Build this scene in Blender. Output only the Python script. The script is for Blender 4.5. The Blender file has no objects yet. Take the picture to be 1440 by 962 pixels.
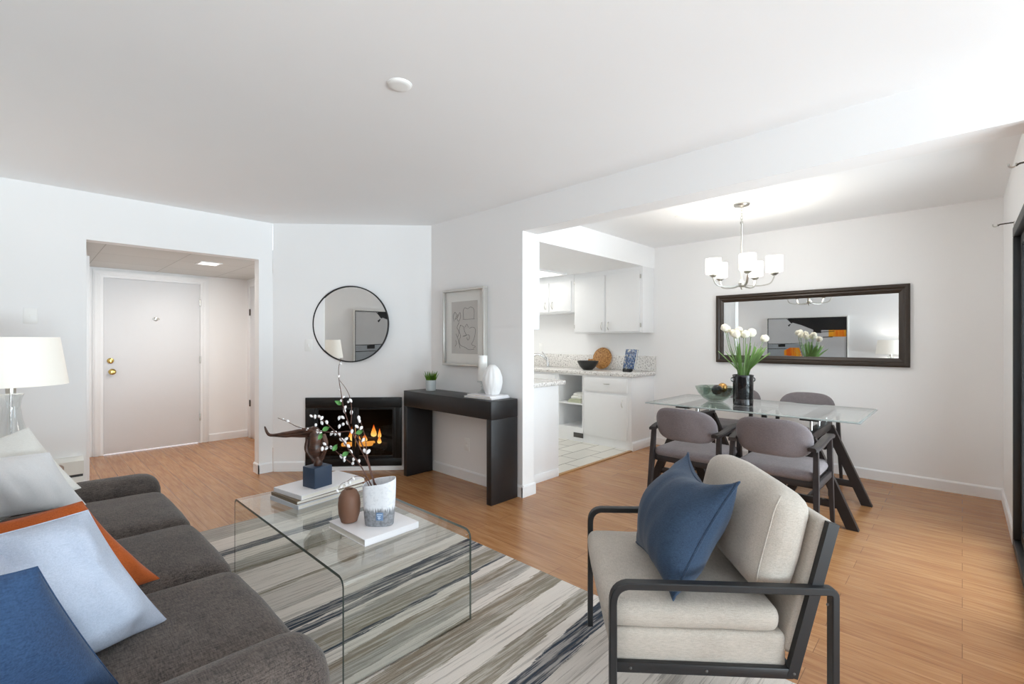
import bpy, bmesh, math, random
from math import sin, cos, pi, radians, sqrt, atan2, hypot
from mathutils import Vector, Matrix, noise
random.seed(7)
SC = bpy.context.scene
COL = SC.collection

# ------------------------------------------------------------------ camera, world, lights, exposure
FWD = radians(43.81)                      # heading of the camera from +X
cam_d = bpy.data.cameras.new('camera')
cam = bpy.data.objects.new('camera', cam_d)
COL.objects.link(cam)
cam.location = (0, 0, 1.28)
cam.rotation_euler = (pi / 2, 0, FWD - pi / 2)
cam_d.sensor_width = 36
cam_d.lens = 36 * 660 / 1440
cam_d.shift_y = -1 / 1440
cam_d.clip_start = 0.02
SC.camera = cam

SC.view_settings.view_transform = 'Standard'
SC.view_settings.look = 'None'
SC.view_settings.gamma = 1
SC.view_settings.use_curve_mapping = False
SC.view_settings.exposure = 0.66
try:
    SC.cycles.max_bounces = 14
    SC.cycles.diffuse_bounces = 8
    SC.cycles.glossy_bounces = 6
    SC.cycles.transparent_max_bounces = 24
    SC.cycles.use_denoising = True
    SC.cycles.sample_clamp_indirect = 6
    SC.cycles.caustics_reflective = False
    SC.cycles.caustics_refractive = False
except Exception:
    pass

world = bpy.data.worlds.new('daylight')
SC.world = world
world.use_nodes = True
wb = world.node_tree.nodes['Background']
wb.inputs[0].default_value = (0.80, 0.90, 1.0, 1)
wb.inputs[1].default_value = 1.6


def area(name, loc, rot, sx, sy, power, color):
    d = bpy.data.lights.new(name, 'AREA')
    d.shape = 'RECTANGLE'
    d.size, d.size_y = sx, sy
    d.energy = power
    d.color = color
    o = bpy.data.objects.new(name, d)
    COL.objects.link(o)
    o.location = loc
    o.rotation_euler = rot
    return o


def point(name, loc, power, color, r=0.05):
    d = bpy.data.lights.new(name, 'POINT')
    d.energy = power
    d.color = color
    d.shadow_soft_size = r
    o = bpy.data.objects.new(name, d)
    COL.objects.link(o)
    o.location = loc
    return o


DAY = (0.83, 0.925, 1.0)
WARM = (1.0, 0.95, 0.89)
# daylight through the added, unseen living room window and the sliding glass door
area('living_window_daylight', (1.12, -8.0, 1.7), (radians(90), 0, 0), 4.0, 2.0, 45, DAY)
area('sliding_door_daylight', (3.65, -0.46, 1.05), (radians(90), 0, 0), 1.25, 1.85, 27, DAY)
# unseen fill lamps outside, added and aimed up to brighten the ceilings
area('living_ceiling_fill_far', (1.12, -8.0, 0.1), (radians(100), 0, 0), 4.5, 1.2, 190, DAY)
area('living_ceiling_fill_near', (1.12, -4.15, 0.05), (radians(113), 0, 0), 3.0, 0.9, 175, DAY)  # nearer added fill lamp, no terrace stands there
area('dining_ceiling_fill', (3.65, -0.62, 0.12), (radians(130), 0, 0), 1.25, 0.5, 9, DAY)

# ------------------------------------------------------------------ materials


def lin(c):
    return tuple(((v / 255) / 12.92 if v / 255 <= 0.04045 else (((v / 255) + 0.055) / 1.055) ** 2.4) for v in c) + (1,)


class NT:
    def __init__(s, name):
        s.m = bpy.data.materials.new(name)
        s.m.use_nodes = True
        s.t = s.m.node_tree
        s.b = s.t.nodes['Principled BSDF']
        s.out = s.t.nodes['Material Output']

    def n(s, typ, **kw):
        nd = s.t.nodes.new(typ)
        for k, v in kw.items():
            setattr(nd, k, v)
        return nd

    def l(s, a, b):
        s.t.links.new(a, b)

    def coord(s, scale=(1, 1, 1), rot=(0, 0, 0), loc=(0, 0, 0), kind='Object'):
        tc = s.n('ShaderNodeTexCoord')
        mp = s.n('ShaderNodeMapping')
        mp.inputs['Scale'].default_value = scale
        mp.inputs['Rotation'].default_value = rot
        mp.inputs['Location'].default_value = loc
        s.l(tc.outputs[kind], mp.inputs['Vector'])
        return mp.outputs['Vector']

    def noise(s, vec, scale=5, detail=3, rough=0.5):
        nd = s.n('ShaderNodeTexNoise')
        nd.inputs['Scale'].default_value = scale
        nd.inputs['Detail'].default_value = detail
        nd.inputs['Roughness'].default_value = rough
        if vec is not None:
            s.l(vec, nd.inputs['Vector'])
        return nd.outputs['Fac']

    def ramp(s, fac, stops, interp='LINEAR'):
        r = s.n('ShaderNodeValToRGB')
        cr = r.color_ramp
        cr.interpolation = interp
        while len(cr.elements) < len(stops):
            cr.elements.new(0.5)
        for e, (p, c) in zip(cr.elements, stops):
            e.position = p
            e.color = c if len(c) == 4 else tuple(c) + (1,)
        s.l(fac, r.inputs['Fac'])
        return r.outputs['Color']

    def mix(s, fac, a, b, mode='MIX'):
        m = s.n('ShaderNodeMix', data_type='RGBA', blend_type=mode)
        for sock, v in ((m.inputs[0], fac), (m.inputs[6], a), (m.inputs[7], b)):
            if hasattr(v, 'node'):
                s.l(v, sock)
            else:
                sock.default_value = v
        return m.outputs[2]

    def bump(s, h, strength=0.2, dist=0.01):
        b = s.n('ShaderNodeBump')
        b.inputs['Strength'].default_value = strength
        b.inputs['Distance'].default_value = dist
        s.l(h, b.inputs['Height'])
        s.l(b.outputs['Normal'], s.b.inputs['Normal'])

    def set(s, color=None, rough=None, metal=None, spec=None, **kw):
        if color is not None:
            if hasattr(color, 'node'):
                s.l(color, s.b.inputs['Base Color'])
            else:
                s.b.inputs['Base Color'].default_value = color
        if rough is not None:
            if hasattr(rough, 'node'):
                s.l(rough, s.b.inputs['Roughness'])
            else:
                s.b.inputs['Roughness'].default_value = rough
        if metal is not None:
            s.b.inputs['Metallic'].default_value = metal
        if spec is not None:
            s.b.inputs['Specular IOR Level'].default_value = spec
        return s


def plain(name, rgb, rough=0.5, metal=0.0, spec=0.5, var=0.04, scale=20, bump=0.0):
    """a painted / moulded surface with a slight procedural variation"""
    t = NT(name)
    c = lin(rgb)
    v = t.noise(t.coord(), scale, 3)
    dark = tuple(x * (1 - var) for x in c[:3]) + (1,)
    lite = tuple(min(1, x * (1 + var)) for x in c[:3]) + (1,)
    t.set(t.mix(v, dark, lite), rough, metal, spec)
    if bump:
        t.bump(t.noise(t.coord(), scale * 8, 2), bump, 0.003)
    return t.m


def emit(name, rgb, strength, base=(240, 240, 236)):
    t = NT(name)
    t.set(lin(base), 0.5)
    t.b.inputs['Emission Color'].default_value = lin(rgb)
    t.b.inputs['Emission Strength'].default_value = strength
    return t.m


def fabric(name, rgb, rgb2, scale=500, bump=0.25, stretch=(1, 1, 1), mottled=0.5):
    t = NT(name)
    a = t.noise(t.coord(scale=(stretch[0] * 1.0, stretch[1] * 0.15, stretch[2])), scale, 2)
    b = t.noise(t.coord(scale=(stretch[0] * 0.15, stretch[1] * 1.0, stretch[2])), scale, 2)
    w = t.mix(0.5, a, b)
    big = t.noise(t.coord(), 9, 3)
    f = t.mix(mottled * 0.4, w, big)
    c = t.ramp(f, [(0.36, lin(rgb2)), (0.62, lin(rgb))])
    t.set(c, 0.92, 0, 0.15)
    t.b.inputs['Sheen Weight'].default_value = 0.15
    t.bump(w, bump, 0.002)
    return t.m


def clear(name, tint=(1, 1, 1), ior=1.45, dens=0.0, rough=0.0):
    """thin clear glass: sees through, mirrors at the glancing angle"""
    t = NT(name)
    tr = t.n('ShaderNodeBsdfTransparent')
    tr.inputs[0].default_value = tuple(tint) + (1,)
    gl = t.n('ShaderNodeBsdfGlossy')
    gl.inputs['Roughness'].default_value = rough
    gl.inputs[0].default_value = (1, 1, 1, 1)
    fr = t.n('ShaderNodeFresnel')
    geo = t.n('ShaderNodeNewGeometry')      # keep the same index on the far face of the sheet
    mr = t.n('ShaderNodeMapRange')
    mr.inputs['To Min'].default_value = ior
    mr.inputs['To Max'].default_value = 1 / ior
    t.l(geo.outputs['Backfacing'], mr.inputs['Value'])
    t.l(mr.outputs[0], fr.inputs[0])
    mx = t.n('ShaderNodeMixShader')
    t.l(fr.outputs[0], mx.inputs[0])
    t.l(tr.outputs[0], mx.inputs[1])
    t.l(gl.outputs[0], mx.inputs[2])
    t.l(mx.outputs[0], t.out.inputs['Surface'])
    return t.m


M = {}
M['wall'] = plain('wall_paint', (243, 243, 243), 0.75, 0, 0.25, 0.01, 3, 0.05)
M['ceiling'] = plain('ceiling_paint', (246, 247, 248), 0.85, 0, 0.2, 0.01, 3, 0.06)
M['trim'] = plain('white_trim_paint', (241, 242, 243), 0.4, 0, 0.4, 0.01)
M['cab'] = plain('cabinet_paint', (238, 239, 240), 0.38, 0, 0.4, 0.012)
M['door'] = plain('door_paint', (228, 229, 231), 0.45, 0, 0.4, 0.01)
M['plate'] = plain('switch_plastic', (246, 246, 244), 0.35, 0, 0.5, 0.01)
M['black_lacquer'] = plain('black_stained_wood', (30, 28, 29), 0.38, 0, 0.45, 0.25, 30, 0.1)
M['black_metal'] = plain('matt_black_metal', (28, 29, 31), 0.45, 0.0, 0.5, 0.1, 40)
M['fire_black'] = plain('black_firebox_metal', (14, 14, 15), 0.35, 0.0, 0.5, 0.2)
M['firebrick'] = plain('soot_panel', (22, 21, 21), 0.9, 0, 0.2, 0.3, 12)
M['espresso'] = plain('espresso_wood', (34, 28, 27), 0.42, 0, 0.45, 0.25, 25, 0.1)
M['chair_wood'] = plain('dark_chair_wood', (50, 45, 45), 0.5, 0, 0.35, 0.2, 25, 0.1)
M['chrome'] = plain('polished_chrome', (215, 215, 215), 0.12, 1.0, 0.5, 0.01)
M['nickel'] = plain('brushed_nickel', (200, 198, 192), 0.28, 1.0, 0.5, 0.03, 60)
M['brass'] = plain('brass', (205, 178, 110), 0.22, 1.0, 0.5, 0.03)
M['dark_hinge'] = plain('dark_hinge', (70, 62, 54), 0.4, 0.6, 0.5)
M['mirror'] = plain('silvered_glass', (232, 233, 233), 0.012, 1.0, 0.5, 0.0)
M['round_mirror'] = plain('smoky_silvered_glass', (222, 221, 219), 0.012, 1.0, 0.5, 0.0)
M['mirror_frame'] = plain('espresso_mirror_frame', (54, 44, 36), 0.32, 0, 0.5, 0.15, 25)
M['silver_frame'] = plain('silver_leaf_frame', (205, 203, 198), 0.38, 0.55, 0.5, 0.04, 40)
M['matboard'] = plain('white_matboard', (234, 234, 230), 0.85, 0, 0.2, 0.01)
M['print'] = plain('grey_print_paper', (196, 194, 190), 0.85, 0, 0.2, 0.06, 6)
M['ink'] = plain('charcoal_ink', (70, 68, 66), 0.8, 0, 0.2)
M['white_ceramic'] = plain('white_ceramic', (240, 240, 240), 0.45, 0, 0.4, 0.01)
M['wax'] = plain('white_wax', (246, 246, 243), 0.5, 0, 0.3, 0.01)
M['pot'] = plain('pale_grey_pot', (205, 212, 212), 0.5, 0, 0.4, 0.03)
M['soil'] = plain('potting_soil', (46, 38, 30), 0.95, 0, 0.1, 0.4, 60)
M['grass'] = plain('grass_blade', (98, 138, 44), 0.5, 0, 0.3, 0.35, 30)
M['leaf'] = plain('green_leaf', (96, 150, 84), 0.5, 0, 0.3, 0.2, 20)
M['blade'] = plain('flower_leaf', (136, 174, 104), 0.45, 0, 0.35, 0.3, 18)
M['stalk'] = plain('flower_stalk', (128, 150, 108), 0.5, 0, 0.3, 0.15)
M['bloom'] = plain('cream_petals', (250, 244, 226), 0.8, 0, 0.2, 0.06, 60, 0.6)
M['twig'] = plain('brown_twig', (98, 72, 64), 0.7, 0, 0.2, 0.25, 40)
M['catkin'] = plain('white_catkin', (240, 238, 238), 0.9, 0, 0.2, 0.06, 60)
M['black_glaze'] = plain('black_glazed_ceramic', (20, 20, 23), 0.14, 0, 0.7, 0.2, 15)
M['black_bowl'] = plain('matt_black_bowl', (34, 34, 33), 0.4, 0, 0.5, 0.15)
M['book_white'] = plain('white_book_cover', (236, 234, 236), 0.4, 0, 0.4, 0.01)
M['book_grey'] = plain('pale_grey_book_cover', (206, 210, 216), 0.45, 0, 0.4, 0.02)
M['book_brown'] = plain('brown_book_spine', (120, 104, 84), 0.5, 0, 0.4, 0.06)
M['book_green'] = plain('pale_green_cover', (196, 200, 176), 0.5, 0, 0.4, 0.03)
M['pages'] = plain('paper_pages', (236, 232, 222), 0.85, 0, 0.2, 0.08, 200)
M['blue_block'] = plain('navy_painted_block', (50, 66, 88), 0.5, 0, 0.4, 0.08)
M['brown_vase'] = plain('brown_clay', (122, 88, 70), 0.55, 0, 0.4, 0.12, 8)
M['towel'] = plain('white_towel', (242, 242, 236), 0.95, 0, 0.1, 0.03, 80, 0.5)
M['gold'] = plain('gold_ball', (206, 160, 98), 0.25, 0.8, 0.5, 0.1)
M['grille'] = plain('dark_vent_grille', (88, 86, 84), 0.5, 0.3, 0.4)
M['heater'] = plain('beige_heater_enamel', (232, 232, 226), 0.45, 0, 0.4, 0.01)
M['slot'] = plain('dark_slot', (70, 72, 72), 0.6, 0, 0.3)
M['side_wood'] = plain('walnut_side_table', (110, 78, 54), 0.45, 0, 0.4, 0.25, 12)
M['paint_black'] = plain('black_acrylic', (34, 33, 33), 0.6, 0, 0.3, 0.15, 12)
M['paint_white'] = plain('pale_grey_canvas', (206, 207, 208), 0.8, 0, 0.2, 0.05, 5)
M['paint_grey'] = plain('grey_acrylic_wash', (160, 166, 170), 0.8, 0, 0.2, 0.2, 5)
M['lampshade'] = emit('lit_white_lampshade', (255, 248, 232), 0.2, (232, 231, 226))
M['glow'] = emit('lit_frosted_shade', (255, 248, 236), 1.6)
M['panel_light'] = emit('lit_light_panel', (255, 252, 246), 1.15)
M['clear'] = clear('clear_glass', (0.97, 0.99, 0.98), 1.45)
M['table_glass'] = clear('table_glass', (0.968, 0.986, 0.976), 1.5)
M['dining_glass'] = clear('frosted_edge_table_glass', (0.90, 0.93, 0.92), 1.95)
M['glass_edge'] = plain('green_glass_edge', (92, 106, 101), 0.1, 0, 0.8, 0.1)
M['dining_edge'] = plain('bevelled_glass_edge', (150, 158, 156), 0.1, 0, 0.8, 0.1)
M['picture_glass'] = clear('picture_glass', (1, 1, 1), 1.25)
M['crystal'] = clear('crystal_glass', (0.88, 0.9, 0.9), 1.7)
M['pane'] = clear('window_pane', (0.95, 0.97, 0.97), 1.4)
M['fire_glass'] = clear('smoked_fire_glass', (0.62, 0.62, 0.63), 1.35)
M['lamp_glass'] = clear('lamp_glass', (0.90, 0.92, 0.92), 1.8)
M['bowl_glass'] = clear('green_tinted_glass', (0.70, 0.76, 0.73), 1.6)
M['sofa'] = fabric('brown_grey_tweed', (104, 95, 89), (48, 43, 43), 330, 0.6)
M['linen'] = fabric('oatmeal_linen', (192, 184, 174), (166, 158, 148), 420, 0.2)
M['chair_fabric'] = fabric('mauve_grey_wool', (134, 126, 128), (108, 101, 103), 420, 0.2)
M['pillow_white'] = fabric('white_cotton', (240, 240, 241), (230, 230, 231), 420, 0.1)
M['pillow_grey'] = fabric('off_white_cotton', (238, 236, 230), (226, 224, 218), 420, 0.1)
M['pillow_rust'] = fabric('rust_velvet', (186, 96, 46), (160, 78, 36), 420, 0.12)
M['pillow_blue'] = fabric('pale_blue_linen', (186, 195, 211), (166, 176, 194), 420, 0.15)
M['pillow_navy'] = fabric('navy_knit', (52, 78, 112), (38, 58, 88), 300, 0.4)
M['pillow_denim'] = fabric('denim_blue_cotton', (58, 76, 98), (42, 56, 76), 420, 0.15)


def wood_floor():
    t = NT('honey_laminate')
    v = t.coord(rot=(0, 0, radians(90)))
    br = t.n('ShaderNodeTexBrick')
    br.inputs['Scale'].default_value = 1
    br.inputs['Mortar Size'].default_value = 0.0012
    br.inputs['Mortar Smooth'].default_value = 0.2
    br.inputs['Brick Width'].default_value = 1.2
    br.inputs['Row Height'].default_value = 0.125
    br.inputs['Color1'].default_value = (0, 0, 0, 1)
    br.inputs['Color2'].default_value = (1, 1, 1, 1)
    br.inputs['Mortar'].default_value = (0.5, 0.5, 0.5, 1)
    br.offset = 0.37
    t.l(v, br.inputs['Vector'])
    grain = t.noise(t.coord(scale=(14, 0.9, 1)), 3.2, 5, 0.6)
    fine = t.noise(t.coord(scale=(60, 1.6, 1)), 3, 3, 0.6)
    g = t.mix(0.35, grain, fine)
    c = t.ramp(g, [(0.28, lin((136, 90, 54))), (0.5, lin((172, 122, 79))), (0.72, lin((196, 149, 104)))])
    c = t.mix(0.14, c, br.outputs['Color'], 'SOFT_LIGHT')
    c = t.mix(br.outputs['Fac'], c, lin((112, 76, 48)))
    t.set(c, 0.27, 0, 0.5)
    t.bump(fine, 0.03, 0.002)
    return t.m


def tile_floor():
    t = NT('pale_stone_tile')
    v = t.coord(rot=(0, 0, radians(0)))
    br = t.n('ShaderNodeTexBrick')
    br.inputs['Scale'].default_value = 1
    br.inputs['Mortar Size'].default_value = 0.006
    br.inputs['Brick Width'].default_value = 0.46
    br.inputs['Row Height'].default_value = 0.23
    br.inputs['Color1'].default_value = lin((226, 224, 216))
    br.inputs['Color2'].default_value = lin((214, 212, 204))
    br.inputs['Mortar'].default_value = lin((128, 122, 112))
    t.l(v, br.inputs['Vector'])
    n = t.noise(t.coord(), 6, 4)
    t.set(t.mix(t.mix(0.85, n, (0, 0, 0, 1)), br.outputs['Color'], lin((196, 192, 182))), 0.35, 0, 0.4)
    return t.m


def granite():
    t = NT('speckled_granite')
    n1 = t.noise(t.coord(), 62, 3, 0.7)
    n2 = t.noise(t.coord(loc=(3, 1, 2)), 45, 2, 0.6)
    c = t.ramp(n1, [(0.33, lin((96, 92, 92))), (0.40, lin((206, 203, 200))), (0.50, lin((236, 234, 231))), (0.7, lin((245, 244, 242)))])
    c2 = t.ramp(n2, [(0.3, lin((150, 144, 140))), (0.42, lin((232, 230, 227)))])
    t.set(t.mix(0.25, c, c2, 'MULTIPLY'), 0.18, 0, 0.5)
    return t.m


def ceiling_tiles():
    t = NT('drop_ceiling_tile')
    br = t.n('ShaderNodeTexBrick')
    br.inputs['Scale'].default_value = 1
    br.inputs['Mortar Size'].default_value = 0.004
    br.inputs['Brick Width'].default_value = 0.61
    br.inputs['Row Height'].default_value = 0.61
    br.offset = 0
    br.inputs['Color1'].default_value = lin((206, 206, 203))
    br.inputs['Color2'].default_value = lin((212, 212, 209))
    br.inputs['Mortar'].default_value = lin((178, 178, 174))
    t.l(t.coord(loc=(0.12, 0.30, 0)), br.inputs['Vector'])
    t.set(br.outputs['Color'], 0.9, 0, 0.2)
    return t.m


def rug_mat():
    t = NT('striped_rug_pile')
    tc = t.coord(loc=(0.97, 2.0, 0))
    sep = t.n('ShaderNodeSeparateXYZ')
    t.l(tc, sep.inputs[0])
    sl = t.n('ShaderNodeMath', operation='MULTIPLY_ADD')
    t.l(sep.outputs[0], sl.inputs[0])
    sl.inputs[1].default_value = -0.075
    t.l(sep.outputs[1], sl.inputs[2])
    wob = t.noise(t.coord(scale=(0.8, 12, 1)), 2.2, 6, 0.72)
    w2 = t.n('ShaderNodeMath', operation='MULTIPLY_ADD')
    t.l(wob, w2.inputs[0])
    w2.inputs[1].default_value = 0.09
    t.l(sl.outputs[0], w2.inputs[2])
    mr = t.n('ShaderNodeMapRange')
    mr.inputs['From Min'].default_value = 0.4 + 0.045
    mr.inputs['From Max'].default_value = 3.6 + 0.045
    t.l(w2.outputs[0], mr.inputs['Value'])
    L, P, G, O, N, B = (lin((220, 212, 204)), lin((200, 192, 184)), lin((162, 156, 149)), lin((142, 134, 120)), lin((58, 66, 78)), lin((140, 128, 112)))
    y = lambda v: (v - 0.4) / 3.2
    st = [(0.4, P), (0.62, G), (0.70, L), (0.92, P), (1.02, N), (1.12, L), (1.17, O), (1.26, L), (1.38, O), (1.46, B), (1.53, L),
          (1.60, G), (1.67, B), (1.73, L), (1.80, N), (1.815, O), (1.92, G), (1.97, L), (1.995, N), (2.04, L), (2.06, N), (2.13, L), (2.24, G), (2.28, P),
          (2.46, O), (2.50, L), (2.78, O), (2.83, G), (2.96, L), (3.07, N), (3.16, L), (3.36, G)]
    c = t.ramp(mr.outputs[0], [(y(a), b) for a, b in st], 'CONSTANT')
    streak = t.noise(t.coord(scale=(1.1, 26, 1)), 2.4, 5, 0.7)
    sm = t.ramp(streak, [(0.47, (0, 0, 0, 1)), (0.56, (1, 1, 1, 1))])
    streak2 = t.noise(t.coord(scale=(0.9, 34, 1), loc=(4, 7, 0)), 2.2, 5, 0.7)
    sm2 = t.ramp(streak2, [(0.54, (0, 0, 0, 1)), (0.60, (1, 1, 1, 1))])
    c = t.mix(t.mix(0.5, (0, 0, 0, 1), sm), c, lin((214, 206, 198)))
    c = t.mix(t.mix(0.45, (0, 0, 0, 1), sm2), c, lin((116, 108, 100)))
    pile = t.noise(t.coord(), 260, 2)
    c = t.mix(0.25, c, t.ramp(pile, [(0.3, (0.3, 0.3, 0.3, 1)), (0.7, (0.75, 0.75, 0.75, 1))]), 'SOFT_LIGHT')
    t.set(c, 0.95, 0, 0.1)
    t.bump(pile, 0.35, 0.004)
    return t.m


def dip_vase():
    t = NT('white_glaze_over_grey_clay')
    tc = t.coord()
    sep = t.n('ShaderNodeSeparateXYZ')
    t.l(tc, sep.inputs[0])
    drip = t.noise(t.coord(scale=(60, 60, 8)), 3, 3)
    m = t.n('ShaderNodeMath', operation='MULTIPLY_ADD')
    t.l(drip, m.inputs[0])
    m.inputs[1].default_value = 0.05
    t.l(sep.outputs[2], m.inputs[2])
    f = t.ramp(m.outputs[0], [(0.093, (0, 0, 0, 1)), (0.108, (1, 1, 1, 1))])
    sp = t.noise(t.coord(), 90, 3)
    w = t.ramp(sp, [(0.3, lin((218, 221, 226))), (0.5, lin((234, 236, 240)))])
    g = t.ramp(sp, [(0.35, lin((116, 118, 122))), (0.6, lin((146, 148, 152)))])
    t.set(t.mix(f, g, w), 0.45, 0, 0.4)
    return t.m


def cover_art():
    t = NT('blue_botanical_cover')
    n = t.noise(t.coord(), 38, 5, 0.7)
    t.set(t.ramp(n, [(0.36, lin((28, 36, 56))), (0.47, lin((58, 82, 124))), (0.55, lin((104, 134, 176))), (0.61, lin((186, 172, 120))), (0.68, lin((222, 216, 204)))]), 0.3, 0, 0.5)
    return t.m


def orange_paint():
    t = NT('orange_acrylic')
    n = t.noise(t.coord(scale=(1, 6, 1)), 2.0, 3)
    t.set(t.ramp(n, [(0.35, lin((232, 104, 16))), (0.6, lin((246, 172, 40)))]), 0.6, 0, 0.3)
    return t.m


def board_wood():
    t = NT('acacia_board')
    n = t.noise(t.coord(scale=(1, 12, 12)), 4, 4)
    t.set(t.ramp(n, [(0.3, lin((116, 74, 36))), (0.5, lin((178, 126, 70))), (0.7, lin((206, 160, 100)))]), 0.45, 0, 0.4)
    return t.m


def bronze():
    t = NT('brown_carved_wood')
    n = t.noise(t.coord(scale=(8, 8, 30)), 2, 4)
    t.set(t.ramp(n, [(0.3, lin((44, 28, 22))), (0.6, lin((92, 62, 48)))]), 0.35, 0, 0.5)
    return t.m


def flame():
    t = NT('burning_flame')
    sep = t.n('ShaderNodeSeparateXYZ')
    t.l(t.coord(kind='Generated'), sep.inputs[0])
    c = t.ramp(sep.outputs[2], [(0.0, lin((255, 214, 120))), (0.5, lin((255, 150, 50))), (1.0, lin((190, 50, 16)))])
    t.l(c, t.b.inputs['Emission Color'])
    t.b.inputs['Emission Strength'].default_value = 2.2
    t.set((0, 0, 0, 1), 1.0)
    return t.m


M['floor'] = wood_floor()
M['tile'] = tile_floor()
M['granite'] = granite()
M['ctile'] = ceiling_tiles()
M['rug'] = rug_mat()
M['dip'] = dip_vase()
M['cover'] = cover_art()
M['orange'] = orange_paint()
M['board'] = board_wood()
M['bronze'] = bronze()
M['flame'] = flame()
M['ember'] = emit('glowing_embers', (255, 170, 70), 1.3, (60, 30, 20))

# ------------------------------------------------------------------ mesh helpers


class MB:
    def __init__(s, mtx=None):
        s.v, s.f, s.mi = [], [], []
        s.cur = 0
        s.M = mtx or Matrix()

    def add(s, vs, fs):
        b = len(s.v)
        s.v += [s.M @ Vector(p) for p in vs]
        s.f += [[b + i for i in f] for f in fs]
        s.mi += [s.cur] * len(fs)
        return s

    def box(s, x0, y0, z0, x1, y1, z1, bev=0.0, seg=2):
        if bev <= 0:
            vs = [(x, y, z) for z in (z0, z1) for y in (y0, y1) for x in (x0, x1)]
            return s.add(vs, [(0, 2, 3, 1), (4, 5, 7, 6), (0, 1, 5, 4), (2, 6, 7, 3), (0, 4, 6, 2), (1, 3, 7, 5)])
        bm = bmesh.new()
        bmesh.ops.create_cube(bm, size=1)
        for v in bm.verts:
            v.co = Vector(((x0 + x1) / 2 + v.co.x * (x1 - x0), (y0 + y1) / 2 + v.co.y * (y1 - y0), (z0 + z1) / 2 + v.co.z * (z1 - z0)))
        bev = min(bev, 0.49 * min(abs(x1 - x0), abs(y1 - y0), abs(z1 - z0)))
        bmesh.ops.bevel(bm, geom=bm.edges[:], offset=bev, segments=seg, profile=0.5, affect='EDGES')
        return s.addbm(bm)

    def addbm(s, bm):
        bm.verts.index_update()
        s.add([v.co.copy() for v in bm.verts], [[v.index for v in f.verts] for f in bm.faces])
        bm.free()
        return s

    def lathe(s, prof, c=(0, 0, 0), n=32, sx=1.0, sy=1.0, cap=True, wob=None):
        vs, fs = [], []
        for (r, z) in prof:
            for k in range(n):
                a = 2 * pi * k / n
                rr = r * (wob(a, z) if wob else 1)
                vs.append((c[0] + rr * cos(a) * sx, c[1] + rr * sin(a) * sy, c[2] + z))
        for i in range(len(prof) - 1):
            for k in range(n):
                k2 = (k + 1) % n
                fs.append((i * n + k, i * n + k2, (i + 1) * n + k2, (i + 1) * n + k))
        if cap:
            if prof[0][0] > 1e-6:
                fs.append(tuple(range(n - 1, -1, -1)))
            if prof[-1][0] > 1e-6:
                fs.append(tuple((len(prof) - 1) * n + k for k in range(n)))
        return s.add(vs, fs)

    def sweep(s, path, sec, closed=False, up=(0, 0, 1), scale=None):
        """sweep a 2-D section (a along side, b along up-ish) on a polyline"""
        path = [Vector(p) for p in path]
        n, m = len(path), len(sec)
        vs, fs = [], []
        up = Vector(up)
        prev = None
        for i, p in enumerate(path):
            if closed:
                a = (p - path[i - 1]).normalized()
                b = (path[(i + 1) % n] - p).normalized()
            else:
                a = (p - path[i - 1]).normalized() if i else (path[1] - p).normalized()
                b = (path[i + 1] - p).normalized() if i < n - 1 else a
            t = (a + b)
            t = t.normalized() if t.length > 1e-6 else a
            if prev is None:
                u = up - t * up.dot(t)
                if u.length < 1e-4:
                    u = Vector((1, 0, 0)) - t * t.x
            else:
                u = prev - t * prev.dot(t)
            u.normalize()
            prev = u
            sd = t.cross(u)
            k = 1 / max(0.5, sqrt(max(0.05, (1 + a.dot(b)) / 2)))
            sc = scale[i] if scale else 1.0
            d = (b - a)
            dn = d.normalized() if d.length > 1e-6 else None
            for (x, y) in sec:
                o = sd * x * sc + u * y * sc
                if dn is not None:
                    o = o + dn * o.dot(dn) * (k - 1)
                vs.append(p + o)
        rng = n if closed else n - 1
        for i in range(rng):
            j = (i + 1) % n
            for q in range(m):
                q2 = (q + 1) % m
                fs.append((i * m + q, i * m + q2, j * m + q2, j * m + q))
        if not closed:
            fs.append(tuple(range(m - 1, -1, -1)))
            fs.append(tuple((n - 1) * m + q for q in range(m)))
        return s.add(vs, fs)

    def tube(s, path, r, n=8, scale=None, closed=False):
        return s.sweep(path, [(r * cos(2 * pi * k / n), r * sin(2 * pi * k / n)) for k in range(n)], closed, (0.13, 0.21, 0.97), scale)

    def bar(s, p0, p1, w, h, up=(0, 0, 1)):
        return s.sweep([p0, p1], [(-w / 2, -h / 2), (w / 2, -h / 2), (w / 2, h / 2), (-w / 2, h / 2)], False, up)

    def prism(s, poly, axis, a0, a1):
        """extrude a 2-D polygon: axis 'x' poly=(y,z); 'y' poly=(x,z); 'z' poly=(x,y)"""
        def mk(p, a):
            return {'x': (a, p[0], p[1]), 'y': (p[0], a, p[1]), 'z': (p[0], p[1], a)}[axis]
        n = len(poly)
        vs = [mk(p, a0) for p in poly] + [mk(p, a1) for p in poly]
        fs = [tuple(range(n)), tuple(range(2 * n - 1, n - 1, -1))] + [(i, i + n, (i + 1) % n + n, (i + 1) % n) for i in range(n)]
        return s.add(vs, fs)

    def ball(s, c, r, n=16, sx=1, sy=1, sz=1):
        prof = [(r * sin(pi * i / (n // 2)), -r * cos(pi * i / (n // 2))) for i in range(n // 2 + 1)]
        prof[0] = (0.0001, -r)
        prof[-1] = (0.0001, r)
        return s.lathe([(a, b * sz) for a, b in prof], c, n, sx, sy, True)

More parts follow.
